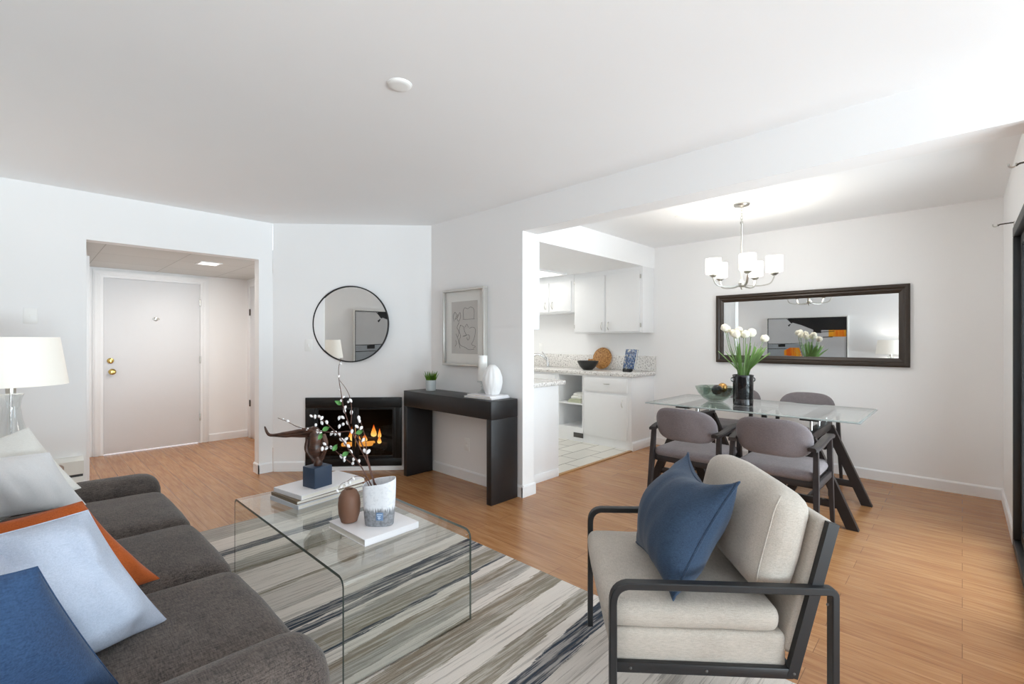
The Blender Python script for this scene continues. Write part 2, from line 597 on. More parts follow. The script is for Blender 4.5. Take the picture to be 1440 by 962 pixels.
    def soft(s, x0, y0, z0, x1, y1, z1, r=0.04, puff=(0, 0, 0), seg=8, wr=0.0, seed=0):
        """upholstered block: rounded edges, crowned faces, faint wrinkles"""
        c = Vector(((x0 + x1) / 2, (y0 + y1) / 2, (z0 + z1) / 2))
        h = Vector(((x1 - x0) / 2, (y1 - y0) / 2, (z1 - z0) / 2))
        r = min(r, min(h) * 0.98)

        def grid(hh):
            e = [-hh, -hh + r * 0.25, -hh + r * 0.55, -hh + r]
            mid = [(-hh + r) + (2 * hh - 2 * r) * i / seg for i in range(1, seg)]
            return e + mid + [-q for q in reversed(e)]
        G = [grid(q) for q in h]
        vs, fs, ix = [], [], {}

        def vid(p):
            key = tuple(round(q, 6) for q in p)
            if key not in ix:
                q = Vector([max(-(h[i] - r), min(h[i] - r, p[i])) for i in range(3)])
                d = Vector(p) - q
                o = q + d.normalized() * r if d.length > 1e-7 else Vector(p)
                u = [max(-1, min(1, o[i] / h[i])) for i in range(3)]
                w = [1 - u[i] ** 2 for i in range(3)]
                o = o + Vector((u[0] * puff[0] * w[1] * w[2], u[1] * puff[1] * w[0] * w[2], u[2] * puff[2] * w[0] * w[1]))
                if wr:
                    nn = noise.noise_vector((c + o) * 9 + Vector((seed, seed * 2, 0)))
                    o = o + nn * wr
                ix[key] = len(vs)
                vs.append(c + o)
            return ix[key]
        for ax in range(3):
            a, b = [(1, 2), (2, 0), (0, 1)][ax]
            for sg in (-1, 1):
                for i in range(len(G[a]) - 1):
                    for j in range(len(G[b]) - 1):
                        q = []
                        for (di, dj) in ((0, 0), (1, 0), (1, 1), (0, 1)):
                            p = [0, 0, 0]
                            p[ax] = sg * h[ax]
                            p[a] = G[a][i + di]
                            p[b] = G[b][j + dj]
                            q.append(vid(p))
                        if len(set(q)) == 4:
                            fs.append(q if sg > 0 else q[::-1])
        return s.add(vs, fs)

    def pillow(s, A, B, Cc, t=0.16, pinch=0.07, n=26, seed=1, wr=0.006, sag=0.0):
        """A, B the two top corners, Cc the bottom corner under A"""
        A, B, Cc = Vector(A), Vector(B), Vector(Cc)
        ex = (B - A)
        w = ex.length
        ex.normalize()
        ey = (A - Cc)
        hgt = ey.length
        ey.normalize()
        en = ex.cross(ey).normalized()
        ctr = (A + B) / 2 - ey * hgt / 2
        vs, fs, ring = [], [], {}
        N = n

        def pt(i, j, sg):
            u = sin(pi / 2 * (2 * i / N - 1))
            v = sin(pi / 2 * (2 * j / N - 1))
            x = w / 2 * u * (1 - pinch * (1 - v * v))
            y = hgt / 2 * v * (1 - pinch * (1 - u * u))
            if v > 0:
                y -= sag * v * v * (1 - u * u)
            k = max(0.0, (1 - u * u) * (1 - v * v))
            z = t / 2 * (k ** 0.5)
            p3 = Vector((x * 5, y * 5, seed * 3.7 + sg))
            nz = noise.noise(p3 * 1.1) * wr * 2.0 + noise.noise(Vector((x * 22, y * 7, seed + sg * 2))) * wr
            crn = abs(u * v) ** 3 * (1 - abs(u * v))
            nz += sin((u - v if u * v < 0 else u + v) * 9) * wr * 2.0 * crn
            z = z + nz * min(1, k * 6)
            return ctr + ex * x + ey * y + en * (sg * z)
        idx = {}
        for sg in (1, -1):
            for i in range(N + 1):
                for j in range(N + 1):
                    edge = i in (0, N) or j in (0, N)
                    if edge and (i, j) in ring:
                        idx[(sg, i, j)] = ring[(i, j)]
                        continue
                    idx[(sg, i, j)] = len(vs)
                    if edge:
                        ring[(i, j)] = len(vs)
                    vs.append(pt(i, j, sg))
        for sg in (1, -1):
            for i in range(N):
                for j in range(N):
                    q = [idx[(sg, i, j)], idx[(sg, i + 1, j)], idx[(sg, i + 1, j + 1)], idx[(sg, i, j + 1)]]
                    fs.append(q if sg > 0 else q[::-1])
        s.add(vs, fs)
        border = [vs[ring[(i, 0)]] for i in range(0, N)] + [vs[ring[(N, j)]] for j in range(0, N)] + \
                 [vs[ring[(i, N)]] for i in range(N, 0, -1)] + [vs[ring[(0, j)]] for j in range(N, 0, -1)]
        return border


BASE = {}


def mesh_obj(name, mb, mats, smooth=40):
    me = bpy.data.meshes.new(name)
    me.from_pydata([tuple(v) for v in mb.v], [], mb.f)
    if not isinstance(mats, (list, tuple)):
        mats = [mats]
    for m in mats:
        me.materials.append(M[m] if isinstance(m, str) else m)
    for p, k in zip(me.polygons, mb.mi):
        p.material_index = k
    bm = bmesh.new()
    bm.from_mesh(me)
    bmesh.ops.recalc_face_normals(bm, faces=bm.faces[:])
    bm.to_mesh(me)
    bm.free()
    if smooth:
        for p in me.polygons:
            p.use_smooth = True
        me.set_sharp_from_angle(angle=radians(smooth))
    o = bpy.data.objects.new(name, me)
    COL.objects.link(o)
    return o


def tag(o, label=None, cat=None, group=None, kind=None):
    if label:
        o['label'] = label
    if cat:
        o['category'] = cat
    if group:
        o['group'] = group
    if kind:
        o['kind'] = kind
    return o


def thing(name, label, cat, loc, rotz=0.0, group=None, local=False):
    """Empty at the thing's base; parts are given in room coordinates unless local"""
    o = bpy.data.objects.new(name, None)
    o.empty_display_size = 0.1
    COL.objects.link(o)
    o.location = loc
    o.rotation_euler = (0, 0, rotz)
    tag(o, label, cat, group)
    BASE[o.name] = Vector((0, 0, 0)) if local else Vector(loc)
    return o


def part(name, mb, mats, parent, label=None, smooth=40):
    b = BASE[parent.name]
    mb.v = [v - b for v in mb.v]
    o = mesh_obj(name, mb, mats, smooth)
    o.parent = parent
    BASE[o.name] = b
    if label:
        o['label'] = label
    return o


def single(name, mb, mats, label, cat, loc, group=None, smooth=40, rotz=0.0, local=False):
    if not local:
        mb.v = [v - Vector(loc) for v in mb.v]
    o = mesh_obj(name, mb, mats, smooth)
    o.location = loc
    o.rotation_euler = (0, 0, rotz)
    tag(o, label, cat, group)
    BASE[o.name] = Vector((0, 0, 0)) if local else Vector(loc)
    return o


def struct(name, mb, mats, parent=None, smooth=30):
    if parent is not None:
        return part(name, mb, mats, parent, None, smooth)
    o = mesh_obj(name, mb, mats, smooth)
    o['kind'] = 'structure'
    BASE[o.name] = Vector((0, 0, 0))
    return o


def dup(root, loc, rotz=None, label=None, group=None):
    r = root.copy()
    COL.objects.link(r)
    r.location = loc
    if rotz is not None:
        r.rotation_euler = (0, 0, rotz)
    if label:
        r['label'] = label
    if group:
        r['group'] = group
    for ch in list(root.children):
        c = ch.copy()
        COL.objects.link(c)
        c.parent = r
        for g in list(ch.children):
            d = g.copy()
            COL.objects.link(d)
            d.parent = c
    return r


def fillet(pts, r, n=5):
    """round the inner corners of a polyline"""
    pts = [Vector(p) for p in pts]
    out = [pts[0]]
    for i in range(1, len(pts) - 1):
        p = pts[i]
        a = (pts[i - 1] - p)
        b = (pts[i + 1] - p)
        la, lb = a.length, b.length
        a.normalize()
        b.normalize()
        d = min(r, la * 0.49, lb * 0.49)
        p0, p1 = p + a * d, p + b * d
        for k in range(n + 1):
            t = k / n
            out.append((1 - t) ** 2 * p0 + 2 * t * (1 - t) * p + t * t * p1)
    out.append(pts[-1])
    return out


def smoothpath(pts, sub=5):
    pts = [Vector(p) for p in pts]
    out = []
    for i in range(len(pts) - 1):
        p0 = pts[max(0, i - 1)]
        p1, p2 = pts[i], pts[i + 1]
        p3 = pts[min(len(pts) - 1, i + 2)]
        for k in range(sub):
            t = k / sub
            out.append(0.5 * ((2 * p1) + (p2 - p0) * t + (2 * p0 - 5 * p1 + 4 * p2 - p3) * t * t + (3 * p1 - p0 - 3 * p2 + p3) * t ** 3))
    out.append(pts[-1])
    return out


# ------------------------------------------------------------------ the room
XS, XA, XA2, XD = -0.62, 2.835, 2.975, 5.455      # sofa wall, middle wall faces, dining wall
YL, YW, YR, YE, YK = 4.90, -0.24, -3.20, 6.945, 5.40
ZC, ZB, ZK = 2.44, 2.185, 2.18

struct('floor', MB().box(XS - 0.2, YR - 0.2, -0.12, XD + 0.15, YE + 0.2, 0.0), 'floor')
struct('floor_kitchen', MB().box(2.98, 2.80, 0.0, XD, YK, 0.006), 'tile')
struct('trim_1', MB().box(3.53, 2.765, 0.0, 4.90, 2.805, 0.009, 0.003), plain('oak_threshold', (176, 132, 84), 0.4))
struct('ceiling', MB().box(XS - 0.2, YR - 0.2, ZC, XD + 0.15, YL + 0.12, ZC + 0.1), 'ceiling')
struct('ceiling_kitchen', MB().prism([(2.975, ZB), (XD, ZB), (XD, ZC), (2.975, ZC)], 'y', 2.77, YK), 'ceiling')
struct('ceiling_entry', MB().box(0.30, YL + 0.12, 2.105, 2.11, YE, 2.2), 'ctile')
struct('wall_left', MB().prism([(XS, 0), (0.341, 0), (0.341, 2.07), (1.578, 2.07), (1.578, 0), (1.704, 0), (1.704, ZC), (XS, ZC)], 'y', YL, YL + 0.12), 'wall')
# chimney wall, set across the corner
FP0 = Vector((1.704, 4.892, 0))
FE = Vector((0.73228, -0.68100, 0))
FN = Vector((-0.68100, -0.73228, 0))
FM = Matrix(((FE.x, FN.x, 0, FP0.x), (FE.y, FN.y, 0, FP0.y), (0, 0, 1, 0), (0, 0, 0, 1)))   # local: x along wall, y out of it, z up
struct('wall_chimney', MB(FM).prism([(0, 0), (0.345, 0), (0.345, 0.69), (1.215, 0.69), (1.215, 0), (1.565, 0), (1.565, ZC), (0, ZC)], 'y', -0.06, 0.0), 'wall')
struct('wall_middle', MB().box(XA, 2.60, 0, XA2, YK, ZC), 'wall')
struct('beam', MB().box(XA, YW, ZB, 3.02, 2.60, ZC), 'wall')
struct('wall_dining', MB().box(XD, YW - 0.15, 0, XD + 0.12, YK + 0.1, ZC), 'wall')
struct('wall_window', MB().prism([(2.835, 0), (2.985, 0), (2.985, 1.99), (4.30, 1.99), (4.30, 0), (XD + 0.1, 0), (XD + 0.1, ZC), (2.835, ZC)], 'y', YW - 0.13, YW), 'wall')
struct('wall_jog', MB().box(2.835, YR, 0, 2.975, YW - 0.13, ZC), 'wall')
struct('wall_sofa', MB().box(XS - 0.12, YR - 0.12, 0, XS, YL + 0.12, ZC), 'wall')
mb = MB()
mb.prism([(XS, 0), (XA2, 0), (XA2, ZC), (2.68, ZC), (2.68, 0.12), (XS, 0.12)], 'y', YR - 0.12, YR)
mb.prism([(XS, 0.12), (-0.46, 0.12), (-0.46, 2.30), (2.68, 2.30), (2.68, ZC), (XS, ZC)], 'y', YR - 0.12, YR)
struct('wall_behind', mb, 'wall')
struct('wall_kitchen', MB().box(XA2, YK, 0, XD, YK + 0.1, ZC), 'wall')
struct('wall_entry', MB().prism([(0.30, 0), (0.60, 0), (0.60, 2.02), (1.57, 2.02), (1.57, 0), (2.20, 0), (2.20, 2.2), (0.30, 2.2)], 'y', YE, YE + 0.12), 'wall')
struct('wall_entry_left', MB().prism([(0.341, YL + 0.12), (0.505, YE), (0.30, YE), (0.20, YL + 0.12)], 'z', 0, 2.12), 'wall')
struct('wall_entry_right', MB().box(2.096, YL + 0.12, 0, 2.2, YE, 2.12), 'wall')

# unseen window behind the camera, put in to supply daylight
fr = MB()
for (a, b, c, d) in ((-0.46, 0.12, 2.68, 0.18), (-0.46, 2.24, 2.68, 2.30), (-0.46, 0.18, -0.40, 2.24), (2.62, 0.18, 2.68, 2.24), (1.08, 0.18, 1.14, 2.24)):
    fr.box(a, YR - 0.10, b, c, YR - 0.03, d)
w1 = struct('window_1', fr, 'black_metal')
struct('pane', MB().box(-0.40, YR - 0.07, 0.18, 1.08, YR - 0.064, 2.24), 'pane', w1)
struct('pane', MB().box(1.14, YR - 0.07, 0.18, 2.62, YR - 0.064, 2.24), 'pane', w1)
# sliding glass door of the dining area
fr = MB()
for a in ((2.985, 0.0, 4.30, 0.05), (2.985, 1.93, 4.30, 1.99), (2.985, 0.05, 3.035, 1.93), (4.25, 0.05, 4.30, 1.93)):
    fr.box(a[0], YW - 0.12, a[1], a[2], YW + 0.012, a[3], 0.004)
d3 = struct('door_3', fr, 'black_metal')
for (a, b, y) in ((3.035, 3.70, YW - 0.09), (3.62, 4.25, YW - 0.05)):
    s_ = MB()
    s_.box(a, y, 0.05, a + 0.055, y + 0.03, 1.93, 0.003)
    s_.box(b - 0.055, y, 0.05, b, y + 0.03, 1.93, 0.003)
    s_.box(a + 0.055, y, 0.05, b - 0.055, y + 0.03, 0.12, 0.003)
    s_.box(a + 0.055, y, 1.87, b - 0.055, y + 0.03, 1.93, 0.003)
    so = struct('door_sash', s_, 'black_metal', d3)
    struct('pane', MB().box(a + 0.055, y + 0.012, 0.12, b - 0.055, y + 0.018, 1.87), 'pane', so)

# entry door with casing and hardware
d1 = struct('door_1', MB().box(0.628, YE - 0.006, 0.012, 1.547, YE + 0.036, 1.994, 0.003), 'door')
cs = MB()
for (a, b, c, d) in ((0.535, 0, 0.60, 2.085), (1.575, 0, 1.64, 2.085)):
    cs.box(a, YE - 0.02, b, c, YE, d, 0.006)
    cs.box(a + 0.012, YE - 0.028, b, c - 0.02, YE - 0.02, d - 0.01, 0.004)
cs.box(0.535, YE - 0.021, 2.022, 1.64, YE, 2.087, 0.006)
cs.box(0.547, YE - 0.029, 2.035, 1.628, YE - 0.021, 2.075, 0.004)
cs.box(0.60, YE - 0.012, 0, 0.626, YE + 0.1, 2.022)
cs.box(1.549, YE - 0.012, 0, 1.575, YE + 0.1, 2.022)
cs.box(0.626, YE - 0.012, 1.997, 1.549, YE + 0.1, 2.022)
struct('door_casing', cs, 'trim', d1)
R90 = Matrix.Rotation(radians(90), 4, 'X')      # lathe axis z -> -y


def face_lathe(prof, c, n=24):
    m = MB(Matrix.Translation(c) @ R90)
    m.lathe(prof, (0, 0, 0), n)
    return m


struct('door_knob', face_lathe([(0.034, 0.0), (0.034, 0.006), (0.012, 0.012), (0.012, 0.03), (0.028, 0.042), (0.03, 0.055), (0.018, 0.066), (0.0001, 0.068)], (0.70, YE - 0.006, 0.935)), 'brass', d1)
struct('deadbolt', face_lathe([(0.031, 0.0), (0.031, 0.008), (0.02, 0.014), (0.0001, 0.015)], (0.685, YE - 0.006, 1.06)).box(-0.004, -0.016, 0.014, 0.004, 0.016, 0.026), 'brass', d1)
struct('peephole', face_lathe([(0.024, 0.0), (0.024, 0.006), (0.012, 0.010), (0.0001, 0.011)], (1.10, YE - 0.006, 1.545)).box(-0.036, -0.008, 0.0, 0.036, 0.008, 0.005, 0.002), 'nickel', d1)
for z in (0.28, 1.0, 1.72):
    struct('hinge', MB().box(1.541, YE - 0.016, z, 1.556, YE - 0.004, z + 0.09, 0.003), 'nickel', d1)
# closet door in the right wall of the entry
d2 = struct('door_2', MB().box(2.085, 6.05, 0.012, 2.093, 6.80, 2.0, 0.003), 'door')
cs = MB().box(2.078, 6.80, 0, 2.096, 6.865, 2.06, 0.005).box(2.078, 5.985, 0, 2.096, 6.05, 2.06, 0.005).box(2.078, 6.05, 2.0, 2.096, 6.80, 2.06, 0.005)
struct('door_casing', cs, 'trim', d2)
for z in (0.42, 1.62):
    struct('hinge', MB().box(2.072, 6.785, z, 2.085, 6.81, z + 0.085, 0.002), 'dark_hinge', d2)
struct('trim_2', MB().box(0.385, 5.60, 0, 0.412, 5.68, 2.04, 0.004), 'trim')


def baseboard(name, p0, p1, h=0.095, t=0.013):
    """p0->p1 with the room on the left hand"""
    a, b = Vector((p0[0], p0[1], 0)), Vector((p1[0], p1[1], 0))
    d = (b - a)
    ln = d.length
    d.normalize()
    nrm = Vector((-d.y, d.x, 0))
    mt = Matrix(((d.x, nrm.x, 0, a.x), (d.y, nrm.y, 0, a.y), (0, 0, 1, 0), (0, 0, 0, 1)))
    m = MB(mt)
    m.prism([(0, 0), (t, 0), (t, h - 0.012), (t * 0.45, h), (0, h)], 'x', 0, ln)
    return struct(name, m, 'trim')


baseboard('baseboard_dining', (XD, YW), (XD, 2.765))
baseboard('baseboard_window', (4.312, YW), (XD - 0.013, YW))
baseboard('baseboard_middle', (XA, 2.588), (XA, 3.80))
baseboard('baseboard_middle_end', (XA2 + 0.012, 2.60), (XA - 0.013, 2.60))
baseboard('baseboard_left', (1.70, YL), (1.566, YL))
baseboard('baseboard_left_end', (1.578, YL - 0.013), (1.578, YL + 0.125))
baseboard('baseboard_left_jamb', (0.354, YL), (0.328, YL), 0.20)
baseboard('baseboard_chimney', tuple((FP0 + FE * 1.51)[:2]), tuple((FP0 + FE * 0.012)[:2]), 0.042, 0.014)
q0, q1 = FP0 + FE * 0.305, FP0 + FE * 0.012
baseboard('baseboard_chimney_left', tuple(q0[:2]), tuple(q1[:2]))
baseboard('baseboard_entry', (2.09, YE), (1.645, YE))
baseboard('baseboard_sofa', (XS, YL - 0.01), (XS, YR + 0.01))

# recessed lights of kitchen and entry
t = thing('ceiling_light', 'small square lit panel in the drop ceiling of the entry', 'light', (1.365, 5.75, 2.105))
part('frame', MB().box(1.265, 5.64, 2.098, 1.465, 5.66, 2.105).box(1.265, 5.85, 2.098, 1.465, 5.87, 2.105).box(1.265, 5.66, 2.098, 1.285, 5.85, 2.105).box(1.445, 5.66, 2.098, 1.465, 5.85, 2.105), 'trim', t)
part('diffuser', MB().box(1.285, 5.66, 2.099, 1.445, 5.85, 2.105), 'panel_light', t)
area('entry_light_glow', (1.365, 5.75, 2.09), (0, 0, 0), 0.2, 0.2, 9, WARM)
t = thing('ceiling_light', 'large bright fluorescent panel in the kitchen ceiling', 'light', (4.4, 4.45, ZK))
part('frame', MB().box(3.78, 3.80, 2.165, 5.02, 3.84, ZB).box(3.78, 5.06, 2.165, 5.02, 5.10, ZB).box(3.78, 3.84, 2.165, 3.82, 5.06, ZB).box(4.98, 3.84, 2.165, 5.02, 5.06, ZB), 'trim', t)
part('diffuser', MB().box(3.82, 3.84, 2.17, 4.98, 5.06, ZB), 'panel_light', t)
area('kitchen_light_glow', (4.4, 4.45, 2.15), (0, 0, 0), 1.1, 1.15, 3.5, (1.0, 0.97, 0.92))

# ------------------------------------------------------------------ rug
rg = MB()
rg.box(0.46, 0.35, 0.0, 1.985, 3.66, 0.012, 0.004)
single('area_rug', rg, 'rug', 'large striped rug in cream, grey and navy under the glass coffee table', 'rug', (0.97, 2.0, 0.0))
RUGZ = 0.012

# ------------------------------------------------------------------ sofa
t = thing('sofa', 'long brown-grey tweed sofa with low rounded arms', 'sofa', (0.05, 2.29, 0))
part('base', MB().box(-0.40, 1.13, 0.09, 0.44, 3.45, 0.29, 0.02), 'sofa', t)
for k, (a, b) in enumerate(((1.337, 1.948), (1.962, 2.575), (2.589, 3.243))):
    mb = MB()
    mb.soft(-0.34, a, 0.285, 0.548, b, 0.455, 0.055, (0.014, -0.002, 0.026), 9, 0.004, k + 3)
    part('seat_cushion', mb, 'sofa', t)
for (a, b) in ((1.115, 1.33), (3.25, 3.465)):
    mb = MB()
    mb.soft(-0.345, a, 0.06, 0.545, b, 0.525, 0.085, (0.01, 0.004, 0.008), 7, 0.002, 5)
    part('arm', mb, 'sofa', t)
part('back', MB().soft(-0.54, 1.12, 0.09, -0.345, 3.46, 0.82, 0.06, (0, 0, 0.01), 8), 'sofa', t)
for (x, y) in ((-0.38, 1.2), (-0.38, 3.38), (0.42, 1.2), (0.42, 3.38)):
    part('foot', MB().lathe([(0.018, 0.012 if x > 0 else 0.0), (0.028, 0.065), (0.028, 0.1)], (x, y, 0), 12), 'espresso', t)


def cushion(name, label, A, B, Cc, mat, t=0.17, pinch=0.07, seed=1, wr=0.006, group=None, seam=0.0035, sag=0.0):
    mb = MB()
    border = mb.pillow(A, B, Cc, t, pinch, 28, seed, wr, sag)
    c = (Vector(B) + Vector(Cc)) / 2
    r = thing(name, label, 'cushion', (c.x, c.y, min(Vector(A).z, Vector(Cc).z)), 0, group)
    part('cover', mb, mat, r, smooth=60)
    sm = MB()
    sm.tube(border, seam, 6, None, True)
    part('seam', sm, mat, r)
    return r


G_ = 'throw pillows on the sofa'
cushion('throw_pillow', 'white cotton pillow nearest the far arm of the sofa', (0.085, 3.08, 0.76), (-0.31, 2.96, 0.80), (0.215, 3.12, 0.475), 'pillow_white', 0.19, 0.05, 2, 0.012, G_, 0.002)
cushion('throw_pillow', 'off-white pillow behind the white one, against the far sofa arm', (0.018, 3.20, 0.87), (-0.30, 3.15, 0.77), (0.20, 3.17, 0.55), 'pillow_grey', 0.09, 0.05, 3, 0.006, G_, 0.002)
cushion('throw_pillow', 'rust orange pillow behind the pale blue pillow on the sofa', (0.135, 2.10, 0.75), (-0.29, 1.96, 0.76), (0.325, 2.0, 0.462), 'pillow_rust', 0.13, 0.06, 4, 0.016, G_, 0.002)
cushion('throw_pillow', 'pale blue linen pillow between the rust and navy pillows', (0.118, 1.66, 0.835), (-0.29, 1.56, 0.84), (0.290, 1.66, 0.470), 'pillow_blue', 0.23, 0.05, 5, 0.03, G_, 0.002)
cushion('throw_pillow', 'navy knit pillow at the near end of the sofa', (0.020, 1.375, 0.815), (-0.31, 1.35, 0.83), (0.155, 1.44, 0.472), 'pillow_navy', 0.19, 0.03, 6, 0.012, G_, 0.002)


# ------------------------------------------------------------------ lamps on side tables at both ends of the sofa
def side_table(x, y, label, r=0.21):
    t = thing('side_table', label, 'side table', (x, y, 0), 0, 'side tables beside the sofa')
    part('tabletop', MB().lathe([(r - 0.01, 0.535), (r, 0.54), (r, 0.555), (r - 0.01, 0.56)], (x, y, 0), 40), 'side_wood', t)
    part('column', MB().lathe([(0.03, 0.02), (0.022, 0.10), (0.022, 0.5), (0.05, 0.536)], (x, y, 0), 20), 'black_metal', t)
    part('foot', MB().lathe([(0.15, 0.0), (0.15, 0.012), (0.03, 0.03)], (x, y, 0), 32), 'black_metal', t)


def table_lamp(x, y, z, label):
    t = thing('table_lamp', label, 'lamp', (x, y, z), 0, 'glass table lamps beside the sofa')
    gp = [(0.055, 0.0), (0.075, 0.01), (0.088, 0.06), (0.085, 0.12), (0.066, 0.21), (0.045, 0.30), (0.038, 0.36), (0.042, 0.40), (0.053, 0.432), (0.05, 0.437)]
    part('glass_base', MB().lathe(gp, (x, y, z), 32), 'lamp_glass', t)
    part('rod', MB().lathe([(0.005, 0.0), (0.005, 0.45)], (x, y, z), 10), 'chrome', t)
    part('neck', MB().lathe([(0.021, 0.437), (0.021, 0.475), (0.014, 0.478), (0.014, 0.505)], (x, y, z), 20), 'nickel', t)
    part('bulb', MB().ball((x, y, z + 0.56), 0.03, 14, 1, 1, 1.3), 'glow', t)
    sh = [(0.232, 0.48), (0.195, 0.742), (0.192, 0.742), (0.229, 0.48)]
    m = MB()
    m.lathe(sh + [sh[0]], (x, y, z), 48, 1, 1, False)
    part('lamp_shade', m, 'lampshade', t)
    point('lamp_glow', (x, y, z + 0.60), 3.5, WARM, 0.04)
    return t


side_table(-0.045, 3.74, 'round side table between the sofa arm and the left wall')
table_lamp(-0.045, 3.74, 0.56, 'clear glass table lamp with lit white shade before the left wall')
side_table(-0.315, 0.91, 'round side table at the near end of the sofa', 0.19)
table_lamp(-0.300, 0.91, 0.56, 'glass table lamp seen only in the wide mirror')

# ------------------------------------------------------------------ painting over the sofa
t = thing('painting', 'abstract black, orange and grey painting over the sofa, seen in the mirrors', 'painting', (XS, 2.20, 1.30))
yo, y1_, zb, zt = 1.60, 3.09, 0.88, 1.80
part('frame', MB().box(XS, yo, zb, XS + 0.04, yo + 0.02, zt).box(XS, y1_ - 0.02, zb, XS + 0.04, y1_, zt).box(XS, yo + 0.02, zb, XS + 0.04, y1_ - 0.02, zb + 0.02).box(XS, yo + 0.02, zt - 0.02, XS + 0.04, y1_ - 0.02, zt), 'matboard', t)
part('inner_edge', MB().box(XS, yo + 0.02, zb + 0.02, XS + 0.036, yo + 0.032, zt - 0.02).box(XS, y1_ - 0.032, zb + 0.02, XS + 0.036, y1_ - 0.02, zt - 0.02).box(XS, yo + 0.032, zt - 0.032, XS + 0.036, y1_ - 0.032, zt - 0.02).box(XS, yo + 0.032, zb + 0.02, XS + 0.036, y1_ - 0.032, zb + 0.032), 'paint_black', t)
a0, a1, b0, b1 = yo + 0.032, y1_ - 0.032, zb + 0.032, zt - 0.032
Wd, Ht = a1 - a0, b1 - b0
cv = MB()
cv.box(XS, a0, b0, XS + 0.025, a1, b1)
px = lambda u, v: (a1 - u * Wd, b1 - v * Ht)      # u from the far end, v down


def daub(poly, mi, dx):
    cv.cur = mi
    cv.prism([px(*p) for p in poly], 'x', XS + 0.025, XS + 0.025 + dx)


daub([(0.27, 0.0), (1.0, 0.0), (1.0, 0.30), (0.70, 0.30), (0.70, 0.37), (0.60, 0.37), (0.60, 0.29), (0.45, 0.17), (0.33, 0.10)], 1, 0.002)
daub([(0.25, 0.0), (0.29, 0.02), (0.335, 0.11), (0.315, 0.12), (0.28, 0.05)], 1, 0.002)
daub([(0.27, 0.17), (0.30, 0.13), (0.31, 0.14), (0.285, 0.20)], 1, 0.002)
daub([(0.62, 0.35), (0.86, 0.32), (0.86, 0.335), (0.62, 0.365)], 1, 0.0024)
daub([(0.79, 0.30), (1.0, 0.30), (1.0, 0.46), (0.79, 0.46)], 2, 0.0015)
daub([(0.72, 0.46), (0.84, 0.455), (0.84, 0.475), (0.72, 0.48)], 1, 0.0024)
daub([(0.0, 0.66), (0.32, 0.62), (0.62, 0.68), (0.62, 1.0), (0.0, 1.0)], 3, 0.001)
daub([(0.0, 0.635), (0.2, 0.63), (0.45, 0.61), (0.45, 0.62), (0.2, 0.645), (0.0, 0.65)], 1, 0.0014)
daub([(0.0, 0.76), (0.25, 0.75), (0.25, 0.762), (0.0, 0.775)], 1, 0.0014)
daub([(0.14, 0.65), (0.235, 0.64), (0.235, 0.71), (0.14, 0.715)], 1, 0.002)
daub([(0.22, 0.80), (0.30, 0.73), (0.42, 0.73), (0.46, 0.95), (0.22, 0.93)], 2, 0.0016)
part('canvas', cv, ['paint_white', 'paint_black', 'orange', 'paint_grey'], t, smooth=0)

# ------------------------------------------------------------------ fireplace
c = FP0 + FE * 0.785
t = thing('fireplace', 'black gas fireplace insert with burning fire in the corner wall', 'fireplace', (c.x, c.y, 0.042))
f = MB(FM)
f.box(0.316, 0.001, 0.043, 1.254, 0.018, 0.118, 0.003)
f.box(0.316, 0.001, 0.622, 1.254, 0.018, 0.724, 0.003)
f.box(0.316, 0.001, 0.118, 0.405, 0.018, 0.622, 0.003)
f.box(1.192, 0.001, 0.118, 1.254, 0.018, 0.622, 0.003)
part('surround', f, 'fire_black', t)
f = MB(FM)
f.box(0.36, -0.35, 0.05, 1.20, -0.335, 0.66)
f.box(0.36, -0.335, 0.05, 0.375, -0.02, 0.66).box(1.185, -0.335, 0.05, 1.20, -0.02, 0.66)
f.box(0.375, -0.335, 0.05, 1.185, -0.02, 0.07).box(0.375, -0.335, 0.64, 1.185, -0.02, 0.66)
part('firebox', f, 'firebrick', t)
for (a, b) in ((0.406, 0.795), (0.80, 1.191)):
    f = MB(FM)
    f.box(a, -0.012, 0.12, a + 0.03, 0.010, 0.62, 0.003).box(b - 0.03, -0.012, 0.12, b, 0.010, 0.62, 0.003)
    f.box(a + 0.03, -0.012, 0.12, b - 0.03, 0.010, 0.145, 0.003).box(a + 0.03, -0.012, 0.60, b - 0.03, 0.010, 0.62, 0.003)
    o = part('glass_door', f, 'fire_black', t)
    part('pane', MB(FM).box(a + 0.03, -0.004, 0.145, b - 0.03, 0.0, 0.60), 'fire_glass', o)
f = MB(FM)
for k in range(9):
    f.box(0.50 + k * 0.065, -0.30, 0.14, 0.512 + k * 0.065, -0.12, 0.152)
f.box(0.48, -0.125, 0.14, 1.05, -0.113, 0.165).box(0.5, -0.12, 0.07, 0.515, -0.105, 0.14).box(1.01, -0.12, 0.07, 1.025, -0.105, 0.14)
part('grate', f, 'black_metal', t)
for (a, b, z0, z1, y0, y1, r) in ((0.52, 1.02, 0.19, 0.20, -0.16, -0.14, 0.034), (0.56, 1.06, 0.21, 0.19, -0.25, -0.22, 0.036), (0.62, 0.95, 0.27, 0.25, -0.14, -0.25, 0.028)):
    part('log', MB(FM).tube([(a, y0, z0), ((a + b) / 2, (y0 + y1) / 2, (z0 + z1) / 2 + 0.012), (b, y1, z1)], r, 10, (0.9, 1.0, 0.95)), plain('charred_log', (62, 50, 42), 0.9, 0, 0.2, 0.4, 30), t)
part('embers', MB(FM).soft(0.62, -0.22, 0.205, 0.94, -0.11, 0.245, 0.015, (0, 0, 0), 6, 0.006, 3), 'ember', t)


